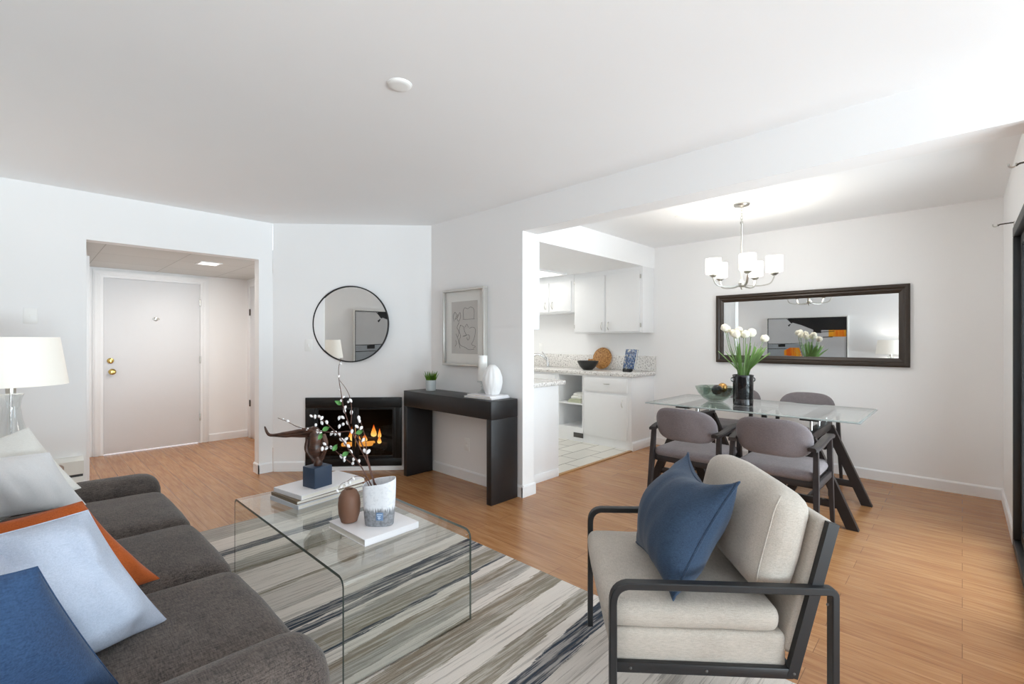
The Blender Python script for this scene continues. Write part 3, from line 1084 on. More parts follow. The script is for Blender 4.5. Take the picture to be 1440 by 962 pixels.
def flame_mesh(x, y, z, h, w):
    m = MB(FM)
    pr = [(0.0005, 0.0), (w * 0.5, h * 0.08), (w * 0.62, h * 0.22), (w * 0.5, h * 0.42), (w * 0.28, h * 0.66), (w * 0.12, h * 0.86), (0.0004, h)]
    m.lathe(pr, (x, y, z), 12, 1, 0.6)
    for i, v in enumerate(m.v):
        pass
    return m


for (x, y, z, h, w) in ((0.73, -0.13, 0.26, 0.17, 0.04), (0.775, -0.15, 0.25, 0.10, 0.055), (0.845, -0.17, 0.25, 0.075, 0.045), (0.92, -0.24, 0.28, 0.13, 0.05), (0.98, -0.24, 0.27, 0.10, 0.03), (1.0, -0.14, 0.23, 0.085, 0.035), (0.69, -0.20, 0.25, 0.10, 0.04)):
    part('flame', flame_mesh(x, y, z, h, w), 'flame', t)
fp_light = FM @ Vector((0.83, -0.15, 0.36))
point('fire_glow', tuple(fp_light), 0.5, (1.0, 0.55, 0.22), 0.06)

# ------------------------------------------------------------------ round mirror and wall plates
MIR_TILT = Matrix.Rotation(radians(4.0), 4, 'Z')
mc = FM @ Vector((0.758, 0.0, 1.45))
t = thing('round_mirror', 'large round wall mirror with thin black rim over the fireplace', 'mirror', tuple(mc))
MM = FM @ Matrix.Translation((0.758, 0.014, 1.45)) @ MIR_TILT @ R90
m = MB(MM)
rim = [(0.3665, -0.008), (0.378, -0.008), (0.378, 0.014), (0.3665, 0.014)]
m.lathe([(a, -b) for a, b in rim] + [(rim[0][0], -rim[0][1])], (0, 0, 0), 96, 1, 1, False)
part('rim', m, 'black_metal', t)
m = MB(MM)
m.lathe([(0.367, 0.004), (0.367, -0.004)], (0, 0, 0), 96)
part('mirror_glass', m, 'round_mirror', t, smooth=20)


def wall_plate(mt, name, label, cat, kind):
    c = mt @ Vector((0, 0, 0))
    t = thing(name, label, cat, tuple(c))
    part('plate', MB(mt).box(-0.036, 0.0, -0.058, 0.036, 0.006, 0.058, 0.003), 'plate', t)
    if kind == 'switch':
        part('toggle', MB(mt).box(-0.005, 0.006, -0.011, 0.005, 0.016, 0.011, 0.002), 'plate', t)
    else:
        for z in (-0.02, 0.02):
            part('receptacle', MB(mt).box(-0.015, 0.006, z - 0.014, 0.015, 0.0075, z + 0.014, 0.004).box(-0.008, 0.0075, z - 0.004, -0.006, 0.0078, z + 0.006).box(0.006, 0.0075, z - 0.004, 0.008, 0.0078, z + 0.006), 'plate', t)


def wmat(p, nx, ny):
    """x along wall, y out of wall"""
    return Matrix(((ny, nx, 0, p[0]), (-nx, ny, 0, p[1]), (0, 0, 1, p[2]), (0, 0, 0, 1)))


wall_plate(wmat((0.039, YL, 1.467), 0, -1), 'light_switch', 'white light switch on the left wall above the lamp', 'light switch', 'switch')
wall_plate(FM @ Matrix.Translation((0.344, 0, 1.24)), 'light_switch', 'white light switch left of the round mirror', 'light switch', 'switch')
wall_plate(wmat((XA, 3.292, 0.33), -1, 0), 'power_outlet', 'white power outlet under the black console table', 'outlet', 'outlet')
wall_plate(wmat((XD, 4.62, 1.19), -1, 0), 'power_outlet', 'white power outlet above the kitchen faucet', 'outlet', 'outlet')

# ------------------------------------------------------------------ baseboard heater
t = thing('baseboard_heater', 'beige baseboard heater low on the left wall behind the sofa', 'heater', (-0.05, YL, 0))
part('casing', MB().prism([(YL, 0.40), (YL - 0.05, 0.40), (YL - 0.078, 0.375), (YL - 0.078, 0.275), (YL, 0.275)], 'x', -0.45, 0.322), 'heater', t)
part('outlet_slot', MB().box(-0.44, YL - 0.068, 0.255, 0.318, YL - 0.002, 0.275), 'slot', t)
part('front_panel', MB().box(-0.45, YL - 0.078, 0.0, 0.322, YL - 0.002, 0.255, 0.004), 'heater', t)

# ------------------------------------------------------------------ console table
t = thing('console_table', 'long black console table against the wall beside the fireplace', 'table', (2.68, 3.25, 0))
part('top', MB().box(2.515, 2.635, 0.665, XA - 0.020, 3.845, 0.81, 0.004), 'black_lacquer', t)
for (a, b) in ((2.635, 2.69), (3.79, 3.845)):
    part('leg', MB().box(2.515, a, 0.0, XA - 0.022, b, 0.665, 0.003), 'black_lacquer', t)


def book(name, label, cx, cy, z, w, d, h, rot, cov, group=None, spine='y-'):
    t = thing('book', label, 'book', (cx, cy, z), 0, group)
    mt = Matrix.Translation((cx, cy, z)) @ Matrix.Rotation(rot, 4, 'Z')
    part('pages', MB(mt).box(-w / 2 + 0.004, -d / 2 + 0.003, 0.003, w / 2 - 0.004, d / 2 - 0.004, h - 0.003), 'pages', t)
    m = MB(mt)
    m.box(-w / 2, -d / 2, 0, w / 2, d / 2, 0.003, 0.001).box(-w / 2, -d / 2, h - 0.003, w / 2, d / 2, h, 0.001)
    if spine == 'y-':
        m.box(-w / 2, -d / 2, 0.003, w / 2, -d / 2 + 0.003, h - 0.003)
    else:
        m.box(-w / 2, -d / 2, 0.003, -w / 2 + 0.003, d / 2, h - 0.003)
    part('cover', m, cov, t)
    return t


GB = 'books on the console table'
book('book', 'white book on the black console, under another white book', 2.685, 2.87, 0.81, 0.22, 0.32, 0.014, radians(3), 'book_white', GB)
book('book', 'topmost white book on the console, under the candle holder', 2.69, 2.865, 0.824, 0.20, 0.30, 0.013, radians(-3), 'book_white', GB)
ZB2 = 0.837
t = thing('candle_holder', 'clear glass stepped candle holder on white books', 'candle holder', (2.72, 2.955, ZB2))
part('foot', MB().lathe([(0.045, 0.0), (0.045, 0.006), (0.012, 0.03), (0.009, 0.05)], (2.72, 2.955, ZB2), 28), 'crystal', t)
part('stem', MB().lathe([(0.009, 0.05), (0.022, 0.056), (0.009, 0.064), (0.009, 0.074), (0.026, 0.08), (0.009, 0.088)], (2.72, 2.955, ZB2), 28), 'crystal', t)
part('plate', MB().lathe([(0.012, 0.088), (0.05, 0.096), (0.05, 0.104), (0.01, 0.106)], (2.72, 2.955, ZB2), 28), 'crystal', t)
t = thing('candle', 'thick white pillar candle standing on the glass holder', 'candle', (2.72, 2.955, ZB2 + 0.106))
part('wax', MB().lathe([(0.036, 0.0), (0.039, 0.003), (0.039, 0.212), (0.034, 0.217), (0.015, 0.212), (0.0001, 0.211)], (2.72, 2.955, ZB2 + 0.106), 32), 'wax', t)
part('wick', MB().tube([(2.72, 2.955, ZB2 + 0.316), (2.722, 2.955, ZB2 + 0.33)], 0.0015, 6), 'ink', t)
vp = [(0.048, 0.0), (0.055, 0.004), (0.074, 0.05), (0.085, 0.10), (0.082, 0.15), (0.064, 0.20), (0.038, 0.235), (0.018, 0.25), (0.012, 0.25), (0.012, 0.22)]
single('vase', MB().lathe(vp, (2.70, 2.815, ZB2), 96, 1, 1, True, lambda a, z: 1 + 0.07 * abs(sin(6 * a + 5 * sin(z * 14))) - 0.05),
       'white_ceramic', 'white egg-shaped ribbed vase on the books beside the candle', 'vase', (2.70, 2.815, ZB2))

t = thing('potted_grass', 'small grass plant in pale grey pot on the console', 'plant', (2.70, 3.665, 0.81))
part('pot', MB().lathe([(0.043, 0.0), (0.046, 0.003), (0.05, 0.1), (0.046, 0.1), (0.044, 0.085)], (2.70, 3.665, 0.81), 32, 1, 1, True), 'pot', t)
part('soil', MB().lathe([(0.0001, 0.09), (0.044, 0.088)], (2.70, 3.665, 0.81), 24), 'soil', t)
m = MB()
rnd = random.Random(3)
for k in range(120):
    a, rr = rnd.uniform(0, 2 * pi), 0.04 * sqrt(rnd.random())
    p = Vector((2.70 + rr * cos(a), 3.665 + rr * sin(a), 0.895))
    ln = rnd.uniform(0.06, 0.105)
    lean = rnd.uniform(0.2, 0.8) * rr / 0.04
    q = p + Vector((cos(a) * lean * 0.05, sin(a) * lean * 0.05, ln))
    mid = (p + q) / 2 + Vector((-cos(a), -sin(a), 0)) * 0.004
    m.sweep([p, mid, q], [(-0.004, 0), (0, 0.0008), (0.004, 0), (0, -0.0008)], False, (cos(a + 1.2), sin(a + 1.2), 0), (1, 0.8, 0.1))
part('grass', m, 'grass', t)

# ------------------------------------------------------------------ framed line drawing
t = thing('framed_print', 'silver framed line drawing above the console table', 'picture', (XA, 3.30, 1.05))
y0, y1, z0, z1 = 3.012, 3.60, 1.053, 1.765
f = MB()
for (a, b, c_, d) in ((y0, z0, y1, z0 + 0.022), (y0, z1 - 0.022, y1, z1), (y0, z0 + 0.022, y0 + 0.022, z1 - 0.022), (y1 - 0.022, z0 + 0.022, y1, z1 - 0.022)):
    f.box(XA - 0.05, a, b, XA, c_, d, 0.003)
part('frame', f, 'silver_frame', t)
part('mat_board', MB().box(XA - 0.02, y0 + 0.022, z0 + 0.022, XA - 0.001, y1 - 0.022, z1 - 0.022), 'matboard', t)
part('print', MB().box(XA - 0.022, 3.125, 1.165, XA - 0.02, 3.49, 1.65), 'print', t)
lines = [[(.10, .62), (.07, .72), (.13, .80), (.20, .74), (.14, .66), (.24, .70), (.33, .79), (.36, .70), (.28, .62), (.22, .68), (.25, .76)],
         [(.48, .66), (.46, .80), (.52, .87), (.64, .85), (.74, .88), (.86, .84), (.88, .74), (.86, .66)], [(.44, .655), (.62, .65), (.90, .655)],
         [(.30, .60), (.22, .50), (.30, .42), (.24, .32), (.18, .38), (.26, .28), (.30, .20), (.34, .10)],
         [(.36, .55), (.30, .44), (.36, .34), (.30, .24), (.36, .16), (.54, .12), (.68, .08), (.88, .09)],
         [(.34, .54), (.46, .52), (.52, .42), (.58, .35), (.44, .33), (.66, .36), (.70, .30), (.64, .26), (.60, .31)],
         [(.52, .50), (.60, .56), (.66, .50)], [(.70, .48), (.82, .50), (.92, .46), (.90, .34), (.84, .24), (.78, .18), (.92, .14), (.84, .11)], [(.14, .14), (.20, .20), (.16, .26)]]
m = MB()
for ln in lines:
    m.tube(smoothpath([(XA - 0.0225, 3.49 - u * 0.365, 1.165 + v * 0.485) for u, v in ln], 5), 0.0016, 5)
part('drawing', m, 'ink', t)
part('pane', MB().box(XA - 0.034, y0 + 0.022, z0 + 0.022, XA - 0.032, y1 - 0.022, z1 - 0.022), 'picture_glass', t)

# ------------------------------------------------------------------ coffee table and what stands on it
CT = 0.422
sec_in = fillet([(0, 1.615, RUGZ), (0, 1.615, CT), (0, 2.885, CT), (0, 2.885, RUGZ)], 0.045, 6)
m = MB()
x0, x1 = 0.805, 1.415
outer = [(p.y, p.z) for p in sec_in]
inner = [(p.y, p.z) for p in fillet([(0, 1.627, RUGZ), (0, 1.627, CT - 0.012), (0, 2.873, CT - 0.012), (0, 2.873, RUGZ)], 0.035, 6)]
n = len(outer)
vs = [(x0, *p) for p in outer] + [(x1, *p) for p in outer] + [(x0, *p) for p in inner] + [(x1, *p) for p in inner]
fo = [(i, i + 1, n + i + 1, n + i) for i in range(n - 1)] + [(2 * n + i, 3 * n + i, 3 * n + i + 1, 2 * n + i + 1) for i in range(n - 1)]
fe = [(i, 2 * n + i, 2 * n + i + 1, i + 1) for i in range(n - 1)] + [(n + i, n + i + 1, 3 * n + i + 1, 3 * n + i) for i in range(n - 1)]
fe += [(0, n, 3 * n, 2 * n), (n - 1, 3 * n - 1, 4 * n - 1, 2 * n - 1)]
m.add(vs, fo + fe)
m.mi = [0] * len(fo) + [1] * (len(fe) - 2) + [0, 0]
single('coffee_table', m, ['table_glass', 'glass_edge'], 'clear bent-glass coffee table standing on the striped rug', 'table', (1.11, 2.25, RUGZ))

GC = 'stacked books on the glass table'
book('book', 'bottom grey book of the stack on the glass table', 1.155, 2.60, CT, 0.42, 0.27, 0.022, radians(9), 'book_grey', GC, 'x')
book('book', 'middle brown-edged book of the stack on the glass table', 1.15, 2.605, CT + 0.022, 0.40, 0.265, 0.018, radians(7), 'book_brown', GC, 'x')
book('book', 'topmost white book of the stack, under the blue block', 1.165, 2.61, CT + 0.040, 0.40, 0.26, 0.024, radians(10), 'book_white', GC, 'x')
book('book', 'wide white book alone under the two vases', 1.118, 1.955, CT, 0.275, 0.31, 0.03, radians(2), 'book_white', None, 'y-')
ZS = CT + 0.064
scx, scy = 1.125, 2.565
t = thing('sculpture', 'brown carved figure with limbs stretched sideways on blue block', 'sculpture', (scx, scy, ZS))
cm = Matrix.Translation((scx, scy, ZS)) @ Matrix.Rotation(radians(12), 4, 'Z')
part('block', MB(cm).box(-0.055, -0.052, 0, 0.055, 0.052, 0.11, 0.002), 'blue_block', t)
RV, FV = Vector((0.6923, -0.7216, 0)), Vector((0.7216, 0.6923, 0))


def rel(c, a, h, d=0.0):
    return Vector(c) + RV * a + FV * d + Vector((0, 0, h))


sb = (scx, scy, ZS + 0.11)
m = MB()
m.tube(smoothpath([rel(sb, 0.0, -0.002), rel(sb, 0.004, 0.03), rel(sb, -0.006, 0.06), rel(sb, -0.012, 0.10), rel(sb, -0.008, 0.15), rel(sb, -0.02, 0.19), rel(sb, -0.05, 0.195)], 5), 0.027, 14,
       [0.75, 0.8, 0.85, 0.85, 0.8, 0.75, 0.65, 0.55, 0.6, 0.75, 0.95, 1.15, 1.25, 1.3, 1.35, 1.35, 1.3, 1.25, 1.25, 1.3, 1.3, 1.25, 1.2, 1.15, 1.05, 0.95, 0.85, 0.75, 0.6, 0.5, 0.4])
m.tube(smoothpath([rel(sb, 0.03, 0.17), rel(sb, 0.045, 0.12), rel(sb, 0.03, 0.06), rel(sb, 0.01, 0.02)], 5), 0.014, 8)
m.tube(smoothpath([rel(sb, -0.05, 0.15), rel(sb, -0.06, 0.09), rel(sb, -0.03, 0.04), rel(sb, -0.01, 0.02)], 5), 0.013, 8)
part('torso', m, 'bronze', t)
for (dz, dd, up) in ((0.013, -0.012, 0.045), (-0.013, 0.014, -0.004)):
    m = MB()
    m.tube(smoothpath([rel(sb, -0.015, 0.185 + dz, dd), rel(sb, -0.08, 0.178 + dz, dd), rel(sb, -0.15, 0.172 + dz * 0.6, dd), rel(sb, -0.21, 0.166 + dz * 0.4, dd), rel(sb, -0.262, 0.168 + dz * 0.3, dd), rel(sb, -0.285, 0.172 + up, dd)], 4), 0.0145, 10,
           [1.3, 1.25, 1.15, 1.05, 1.0, 1.0, 0.95, 0.9, 0.85, 0.85, 0.85, 0.75, 0.65, 0.6, 0.55, 0.55, 0.55, 0.5, 0.45, 0.35, 0.2])
    part('limb', m, 'bronze', t)

bz = CT + 0.03
bp = [(0.03, 0.0), (0.036, 0.003), (0.047, 0.04), (0.05, 0.08), (0.046, 0.115), (0.034, 0.14), (0.02, 0.15), (0.015, 0.147), (0.014, 0.13)]
single('vase', MB().lathe(bp, (1.04, 2.035, bz), 40, 1, 1, True), 'brown_vase', 'small brown oval bud vase on the white book', 'vase', (1.04, 2.035, bz))
# white pouch vase
vc = Vector((1.118, 1.905, bz))
t = thing('vase', 'white and grey dipped pouch vase holding the willow branches', 'vase', tuple(vc), FWD - pi / 2, None, True)
N_ = 48
m = MB()
vs, fs = [], []
rings = [(0.0, 0.82, 0), (0.004, 0.86, 0), (0.05, 0.92, 0), (0.11, 0.97, 0), (0.16, 1.0, 0.35), (0.195, 1.0, 1), (0.193, 0.94, 1), (0.12, 0.90, 0), (0.02, 0.82, 0)]
for (z, s_, wv) in rings:
    for k in range(N_):
        a = 2 * pi * k / N_
        ca, sa = cos(a), sin(a)
        ex_ = 0.8
        x = 0.074 * s_ * (abs(ca) ** ex_) * (1 if ca >= 0 else -1)
        y = 0.040 * s_ * (abs(sa) ** ex_) * (1 if sa >= 0 else -1)
        zz = z + wv * (0.014 * ca + 0.006 * sa)
        vs.append((x, y, zz))
for i in range(len(rings) - 1):
    for k in range(N_):
        k2 = (k + 1) % N_
        fs.append((i * N_ + k, i * N_ + k2, (i + 1) * N_ + k2, (i + 1) * N_ + k))
fs.append(tuple(range(N_ - 1, -1, -1)))
fs.append(tuple((len(rings) - 1) * N_ + k for k in range(N_)))
m.add(vs, fs)
part('body', m, 'dip', t)
em = MB()
em.box(-0.004, -0.0405, 0.03, 0.028, -0.0365, 0.066, 0.003)
em.cur = 1
em.box(0.000, -0.0412, 0.056, 0.024, -0.0404, 0.059).box(0.002, -0.0412, 0.048, 0.018, -0.0404, 0.051).box(0.008, -0.0412, 0.036, 0.012, -0.0404, 0.047).box(0.004, -0.0412, 0.040, 0.018, -0.0404, 0.043)
part('emblem', em, [plain('blue_stamp', (112, 140, 176), 0.5), plain('pale_stamp_mark', (196, 212, 230), 0.5)], t, 'small square blue stamp')

# willow branches, each held by the pouch vase
VT = (vc.x, vc.y, 0.0)
SC_ = 1 / 316.0


def bpt(px_, py_, d=0.0):
    """a point in the upright plane of the vase's broad side: pixels of my sketch -> metres"""
    return rel(VT, (px_ - 530) * SC_ * (1 + d * 0.45), 1.28 - (py_ - 480) * SC_ * (1 + d * 0.45), d)


catk = None


def branch(label, paths, cats, leaves, d=0.0, thick=0.0034):
    global catk
    root = bpt(*paths[0][0], d * 0.2)
    t = thing('willow_branch', label, 'branch', tuple(root), 0, 'pussy willow branches in the pouch vase')
    for pi_, pth in enumerate(paths):
        pp = smoothpath([bpt(x, y, d * (0.2 + 0.8 * i / (len(pth) - 1)) if pi_ == 0 else d) for i, (x, y) in enumerate(pth)], 4)
        n_ = len(pp)
        part('stem', MB().tube(pp, thick * (1 if pi_ == 0 else 0.7), 6, [1 - 0.65 * i / (n_ - 1) for i in range(n_)]), 'twig', t)
    rr = random.Random(len(label))
    for (x, y, s_) in cats:
        p = bpt(x, y, d + rr.uniform(-0.015, 0.015))
        mt = Matrix.Translation(p) @ Matrix.Rotation(rr.uniform(-0.9, 0.9), 4, 'X') @ Matrix.Rotation(rr.uniform(-0.9, 0.9), 4, 'Y')
        m = MB(mt)
        L_ = 0.0115 * s_
        m.lathe([(0.0004, -L_), (0.0045 * s_, -L_ * 0.6), (0.007 * s_, 0), (0.0055 * s_, L_ * 0.6), (0.0004, L_)], (0, 0, 0), 8)
        part('catkin', m, 'catkin', t)
    for (x, y, ang) in leaves:
        p = bpt(x, y, d - 0.012)
        u = RV * cos(ang) + Vector((0, 0, 1)) * sin(ang)
        w = -RV * sin(ang) + Vector((0, 0, 1)) * cos(ang)
        m = MB()
        L_, W_ = 0.036, 0.010
        rows = []
        for i in range(7):
            s_ = i / 6
            wd = W_ * sin(pi * (s_ ** 0.8)) + 0.0004
            cc = p + u * (s_ - 0.5) * L_ + FV * (0.006 * sin(pi * s_))
            rows.append((cc - w * wd - FV * 0.004, cc, cc + w * wd - FV * 0.004))
        vs = [q for r_ in rows for q in r_]
        fs = []
        for i in range(6):
            for j in range(2):
                fs.append((i * 3 + j, i * 3 + j + 1, i * 3 + j + 4, i * 3 + j + 3))
        back = [q + FV * 0.0006 for q in vs]
        nb = len(vs)
        m.add(vs + back, fs + [tuple(nb + i for i in reversed(f_)) for f_ in fs])
        part('leaf', m, 'leaf', t)


branch('tallest willow branch, rising straight toward the round mirror', [[(524, 690), (515, 662), (500, 632), (488, 610), (481, 592), (475, 573), (471, 552), (468, 536), (467, 518), (470, 504)],
       [(484, 598), (485, 580), (483, 562), (477, 548), (467, 535)]],
       [(469, 565, .9), (476, 575, 1), (484, 565, 1), (479, 567, .8), (476, 580, 1), (484, 582, 1.1), (473, 589, 1), (467, 590, 1), (478, 597, 1), (473, 599, 1), (468, 602, 1), (467, 530, .8), (468, 550, .8), (470, 512, .7), (472, 560, .8)], [(467, 568, 2.6)], 0.06)
branch('willow branch leaning left in front of the black fireplace', [[(520, 690), (505, 662), (489, 640), (478, 624), (468, 612), (458, 602), (446, 592), (432, 586)], [(493, 658), (482, 650), (470, 641), (460, 632), (448, 633)]],
       [(436, 588, 1), (441, 588, .9), (446, 590, 1), (436, 600, .9), (445, 597, 1), (453, 596, 1), (431, 587, .8), (474, 621, 1.1), (478, 626, 1.1), (480, 620, 1), (485, 630, 1), (487, 638, 1), (492, 649, 1), (498, 652, 1), (473, 645, 1), (479, 646, .9), (478, 650, .9), (491, 655, .9), (447, 634, 1.1), (452, 633, 1), (458, 632, .9), (451, 627, .9)],
       [(453, 605, 0.4), (466, 632, 1.0), (481, 641, 0.5)], 0.02)
branch('short willow branch leaning right of the others', [[(528, 690), (520, 676), (514, 655), (512, 636), (509, 615), (503, 594)]],
       [(501, 590, 1.1), (502, 594, .9), (499, 602, 1), (505, 604, 1), (507, 621, 1), (508, 637, 1.2), (514, 638, 1.2), (492, 609, 1)], [(503, 610, 0.3)], 0.0)
branch('longest willow branch, stretching far left over the sculpture', [[(522, 690), (514, 660), (505, 634), (494, 616), (482, 609), (462, 611), (440, 609), (420, 606), (404, 602), (390, 595), (376, 590)]],
       [(453, 612, 1.1), (459, 612, 1.1), (464, 613, 1), (433, 609, 1), (436, 611, 1), (391, 595, .9), (408, 604, .7), (417, 606, .7), (383, 592, .6)], [(438, 616, 1.1)], 0.10)
branch('drooping willow twig hanging over the brown bud vase', [[(518, 690), (511, 676), (503, 673), (496, 675), (489, 680), (481, 684), (477, 692)]],
       [(488, 684, 1.2), (494, 682, 1.1), (481, 688, .8), (477, 694, .8), (499, 676, .8)], [], -0.07, 0.0022)

# ------------------------------------------------------------------ armchair
AC = (1.729, 0.736, RUGZ)
AR = radians(130.4)
t = thing('armchair', 'oatmeal linen armchair with open black metal frame', 'armchair', AC, AR, None, True)
flat = [(-0.016, -0.008), (-0.013, -0.011), (0.013, -0.011), (0.016, -0.008), (0.016, 0.008), (0.013, 0.011), (-0.013, 0.011), (-0.016, 0.008)]
for y in (0.325, -0.325):
    m = MB()
    m.sweep(fillet([(0.335, y, 0.0), (0.335, y, 0.518), (-0.322, y, 0.518), (-0.322, y, 0.0)], 0.06, 7)[:8] + [Vector((0.335, y, 0.518)).lerp(Vector((-0.322, y, 0.518)), k) for k in (0.3, 0.6)] +
            fillet([(0.0, y, 0.518), (-0.322, y, 0.518), (-0.322, y, 0.0)], 0.018, 4)[1:], flat, False, (0, 1, 0) if False else (1, 0, 0))
    part('arm_loop', m, 'black_metal', t)
    m = MB()
    yy = y * 0.955
    m.sweep([(-0.205, yy, 0.245), (-0.328, yy, 0.715)], [(-0.011, -0.016), (0.011, -0.016), (0.011, 0.016), (-0.011, 0.016)], False, (1, 0, 0))
    part('back_post', m, 'black_metal', t)
    m = MB()
    m.box(-0.21, yy - 0.010, 0.240, 0.33, yy + 0.010, 0.272, 0.003)
    part('seat_rail', m, 'black_metal', t)
    for (bx, bzz) in ((-0.305, 0.475), (-0.21, 0.258), (0.05, 0.256), (0.28, 0.256)):
        sg = 1 if y > 0 else -1
        b_ = MB(Matrix.Translation((bx, yy + sg * 0.010 if bzz < 0.4 else y + sg * 0.0, bzz)) @ Matrix.Rotation(radians(-90 * sg), 4, 'X'))
        b_.lathe([(0.0045, 0.0), (0.0045, 0.0025), (0.002, 0.004)], (0, 0, 0), 10)
        part('bolt', b_, 'grille', t)
part('cross_bar', MB().box(0.285, -0.30, 0.240, 0.315, 0.30, 0.268, 0.003), 'black_metal', t)
part('cross_bar', MB().box(-0.215, -0.30, 0.240, -0.185, 0.30, 0.268, 0.003), 'black_metal', t)
part('cross_bar', MB().bar((-0.31, -0.31, 0.66), (-0.31, 0.31, 0.66), 0.02, 0.03), 'black_metal', t)
part('seat_base', MB().soft(-0.20, -0.298, 0.252, 0.330, 0.298, 0.364, 0.016, (0.004, 0.004, 0.002), 9, 0.0015, 2), 'linen', t)
m = MB()
m.soft(-0.185, -0.298, 0.360, 0.350, 0.298, 0.440, 0.032, (0.012, 0.008, 0.012), 10, 0.003, 4)
sc_ = part('seat_cushion', m, 'linen', t)
BT = Matrix.Translation((-0.225, 0, 0.36)) @ Matrix.Rotation(radians(-14.6), 4, 'Y')
m = MB(BT)
m.soft(-0.030, -0.30, -0.06, 0.022, 0.30, 0.372, 0.018, (0.0, 0.0, 0.0), 8, 0.001, 5)
part('back_panel', m, 'linen', t)
m = MB(BT)
m.soft(0.022, -0.285, 0.092, 0.170, 0.285, 0.415, 0.06, (0.022, 0.008, 0.012), 10, 0.005, 8)
bc_ = part('back_cushion', m, 'linen', t)
m = MB(BT)
y_, lo, hi = 0.283, 0.10, 0.40
m.tube(fillet([(0.135, y_ - 0.01, lo), (0.150, y_, 0.15), (0.150, y_, 0.36), (0.13, y_ - 0.02, hi)], 0.03, 4), 0.0025, 6)
part('piping', m, 'linen', bc_)
ARM = Matrix.Translation(AC) @ Matrix.Rotation(AR, 4, 'Z')
cushion('throw_pillow', 'denim blue pillow leaning on the back of the armchair', ARM @ Vector((-0.087, 0.220, 0.806)), ARM @ Vector((-0.060, -0.215, 0.797)), ARM @ Vector((0.140, 0.285, 0.455)), 'pillow_denim', 0.25, 0.10, 9, 0.010, None, 0.0045, 0.05)

# ------------------------------------------------------------------ dining table
TZ = 0.74
t = thing('dining_table', 'glass-topped dining table on black trestle legs', 'table', (4.28, 1.26, 0))
gx0, gx1, gy0, gy1 = 3.84, 4.73, 0.487, 2.04
m = MB()
m.add([(gx0 + 0.012, gy0 + 0.012, TZ), (gx1 - 0.012, gy0 + 0.012, TZ), (gx1 - 0.012, gy1 - 0.012, TZ), (gx0 + 0.012, gy1 - 0.012, TZ),
       (gx0, gy0, TZ - 0.006), (gx1, gy0, TZ - 0.006), (gx1, gy1, TZ - 0.006), (gx0, gy1, TZ - 0.006),
       (gx0, gy0, TZ - 0.012), (gx1, gy0, TZ - 0.012), (gx1, gy1, TZ - 0.012), (gx0, gy1, TZ - 0.012)],
      [(0, 1, 2, 3), (11, 10, 9, 8)] + [(4 + i, 4 + (i + 1) % 4, (i + 1) % 4, i) for i in range(4)] + [(8 + i, 8 + (i + 1) % 4, 4 + (i + 1) % 4, 4 + i) for i in range(4)])
m.mi = [0, 0] + [1] * 8
part('glass_top', m, ['dining_glass', 'dining_edge'], t, smooth=0)
for yc in (0.80, 1.74):
    part('beam', MB().box(3.88, yc - 0.035, 0.565, 4.575, yc + 0.035, 0.625, 0.004), 'espresso', t)
    part('support_plate', MB().box(3.93, yc - 0.06, 0.703, 4.60, yc + 0.06, 0.728, 0.003), 'espresso', t)
    for x in (4.0, 4.26, 4.52):
        part('chrome_post', MB().lathe([(0.011, 0.625), (0.011, 0.703)], (x, yc, 0), 14), 'chrome', t)
    for x in (3.90, 4.55):
        for sg in (-1, 1):
            m = MB()
            y0_, y1_ = yc + sg * 0.012, yc + sg * 0.265
            m.prism([(y0_ - 0.035, 0.60), (y0_ + 0.035, 0.60), (y1_ + 0.035, 0.0), (y1_ - 0.035, 0.0)], 'x', x - 0.022 + (0.004 if sg > 0 else 0), x + 0.022 - (0.004 if sg > 0 else 0))
            part('leg', m, 'espresso', t)
        part('cross_rail', MB().box(x - 0.014, yc - 0.215, 0.125, x + 0.014, yc + 0.215, 0.175, 0.003), 'espresso', t)
    part('stretcher', MB().box(3.914, yc - 0.012, 0.135, 4.534, yc + 0.012, 0.17, 0.003), 'espresso', t)

# ------------------------------------------------------------------ dining chairs


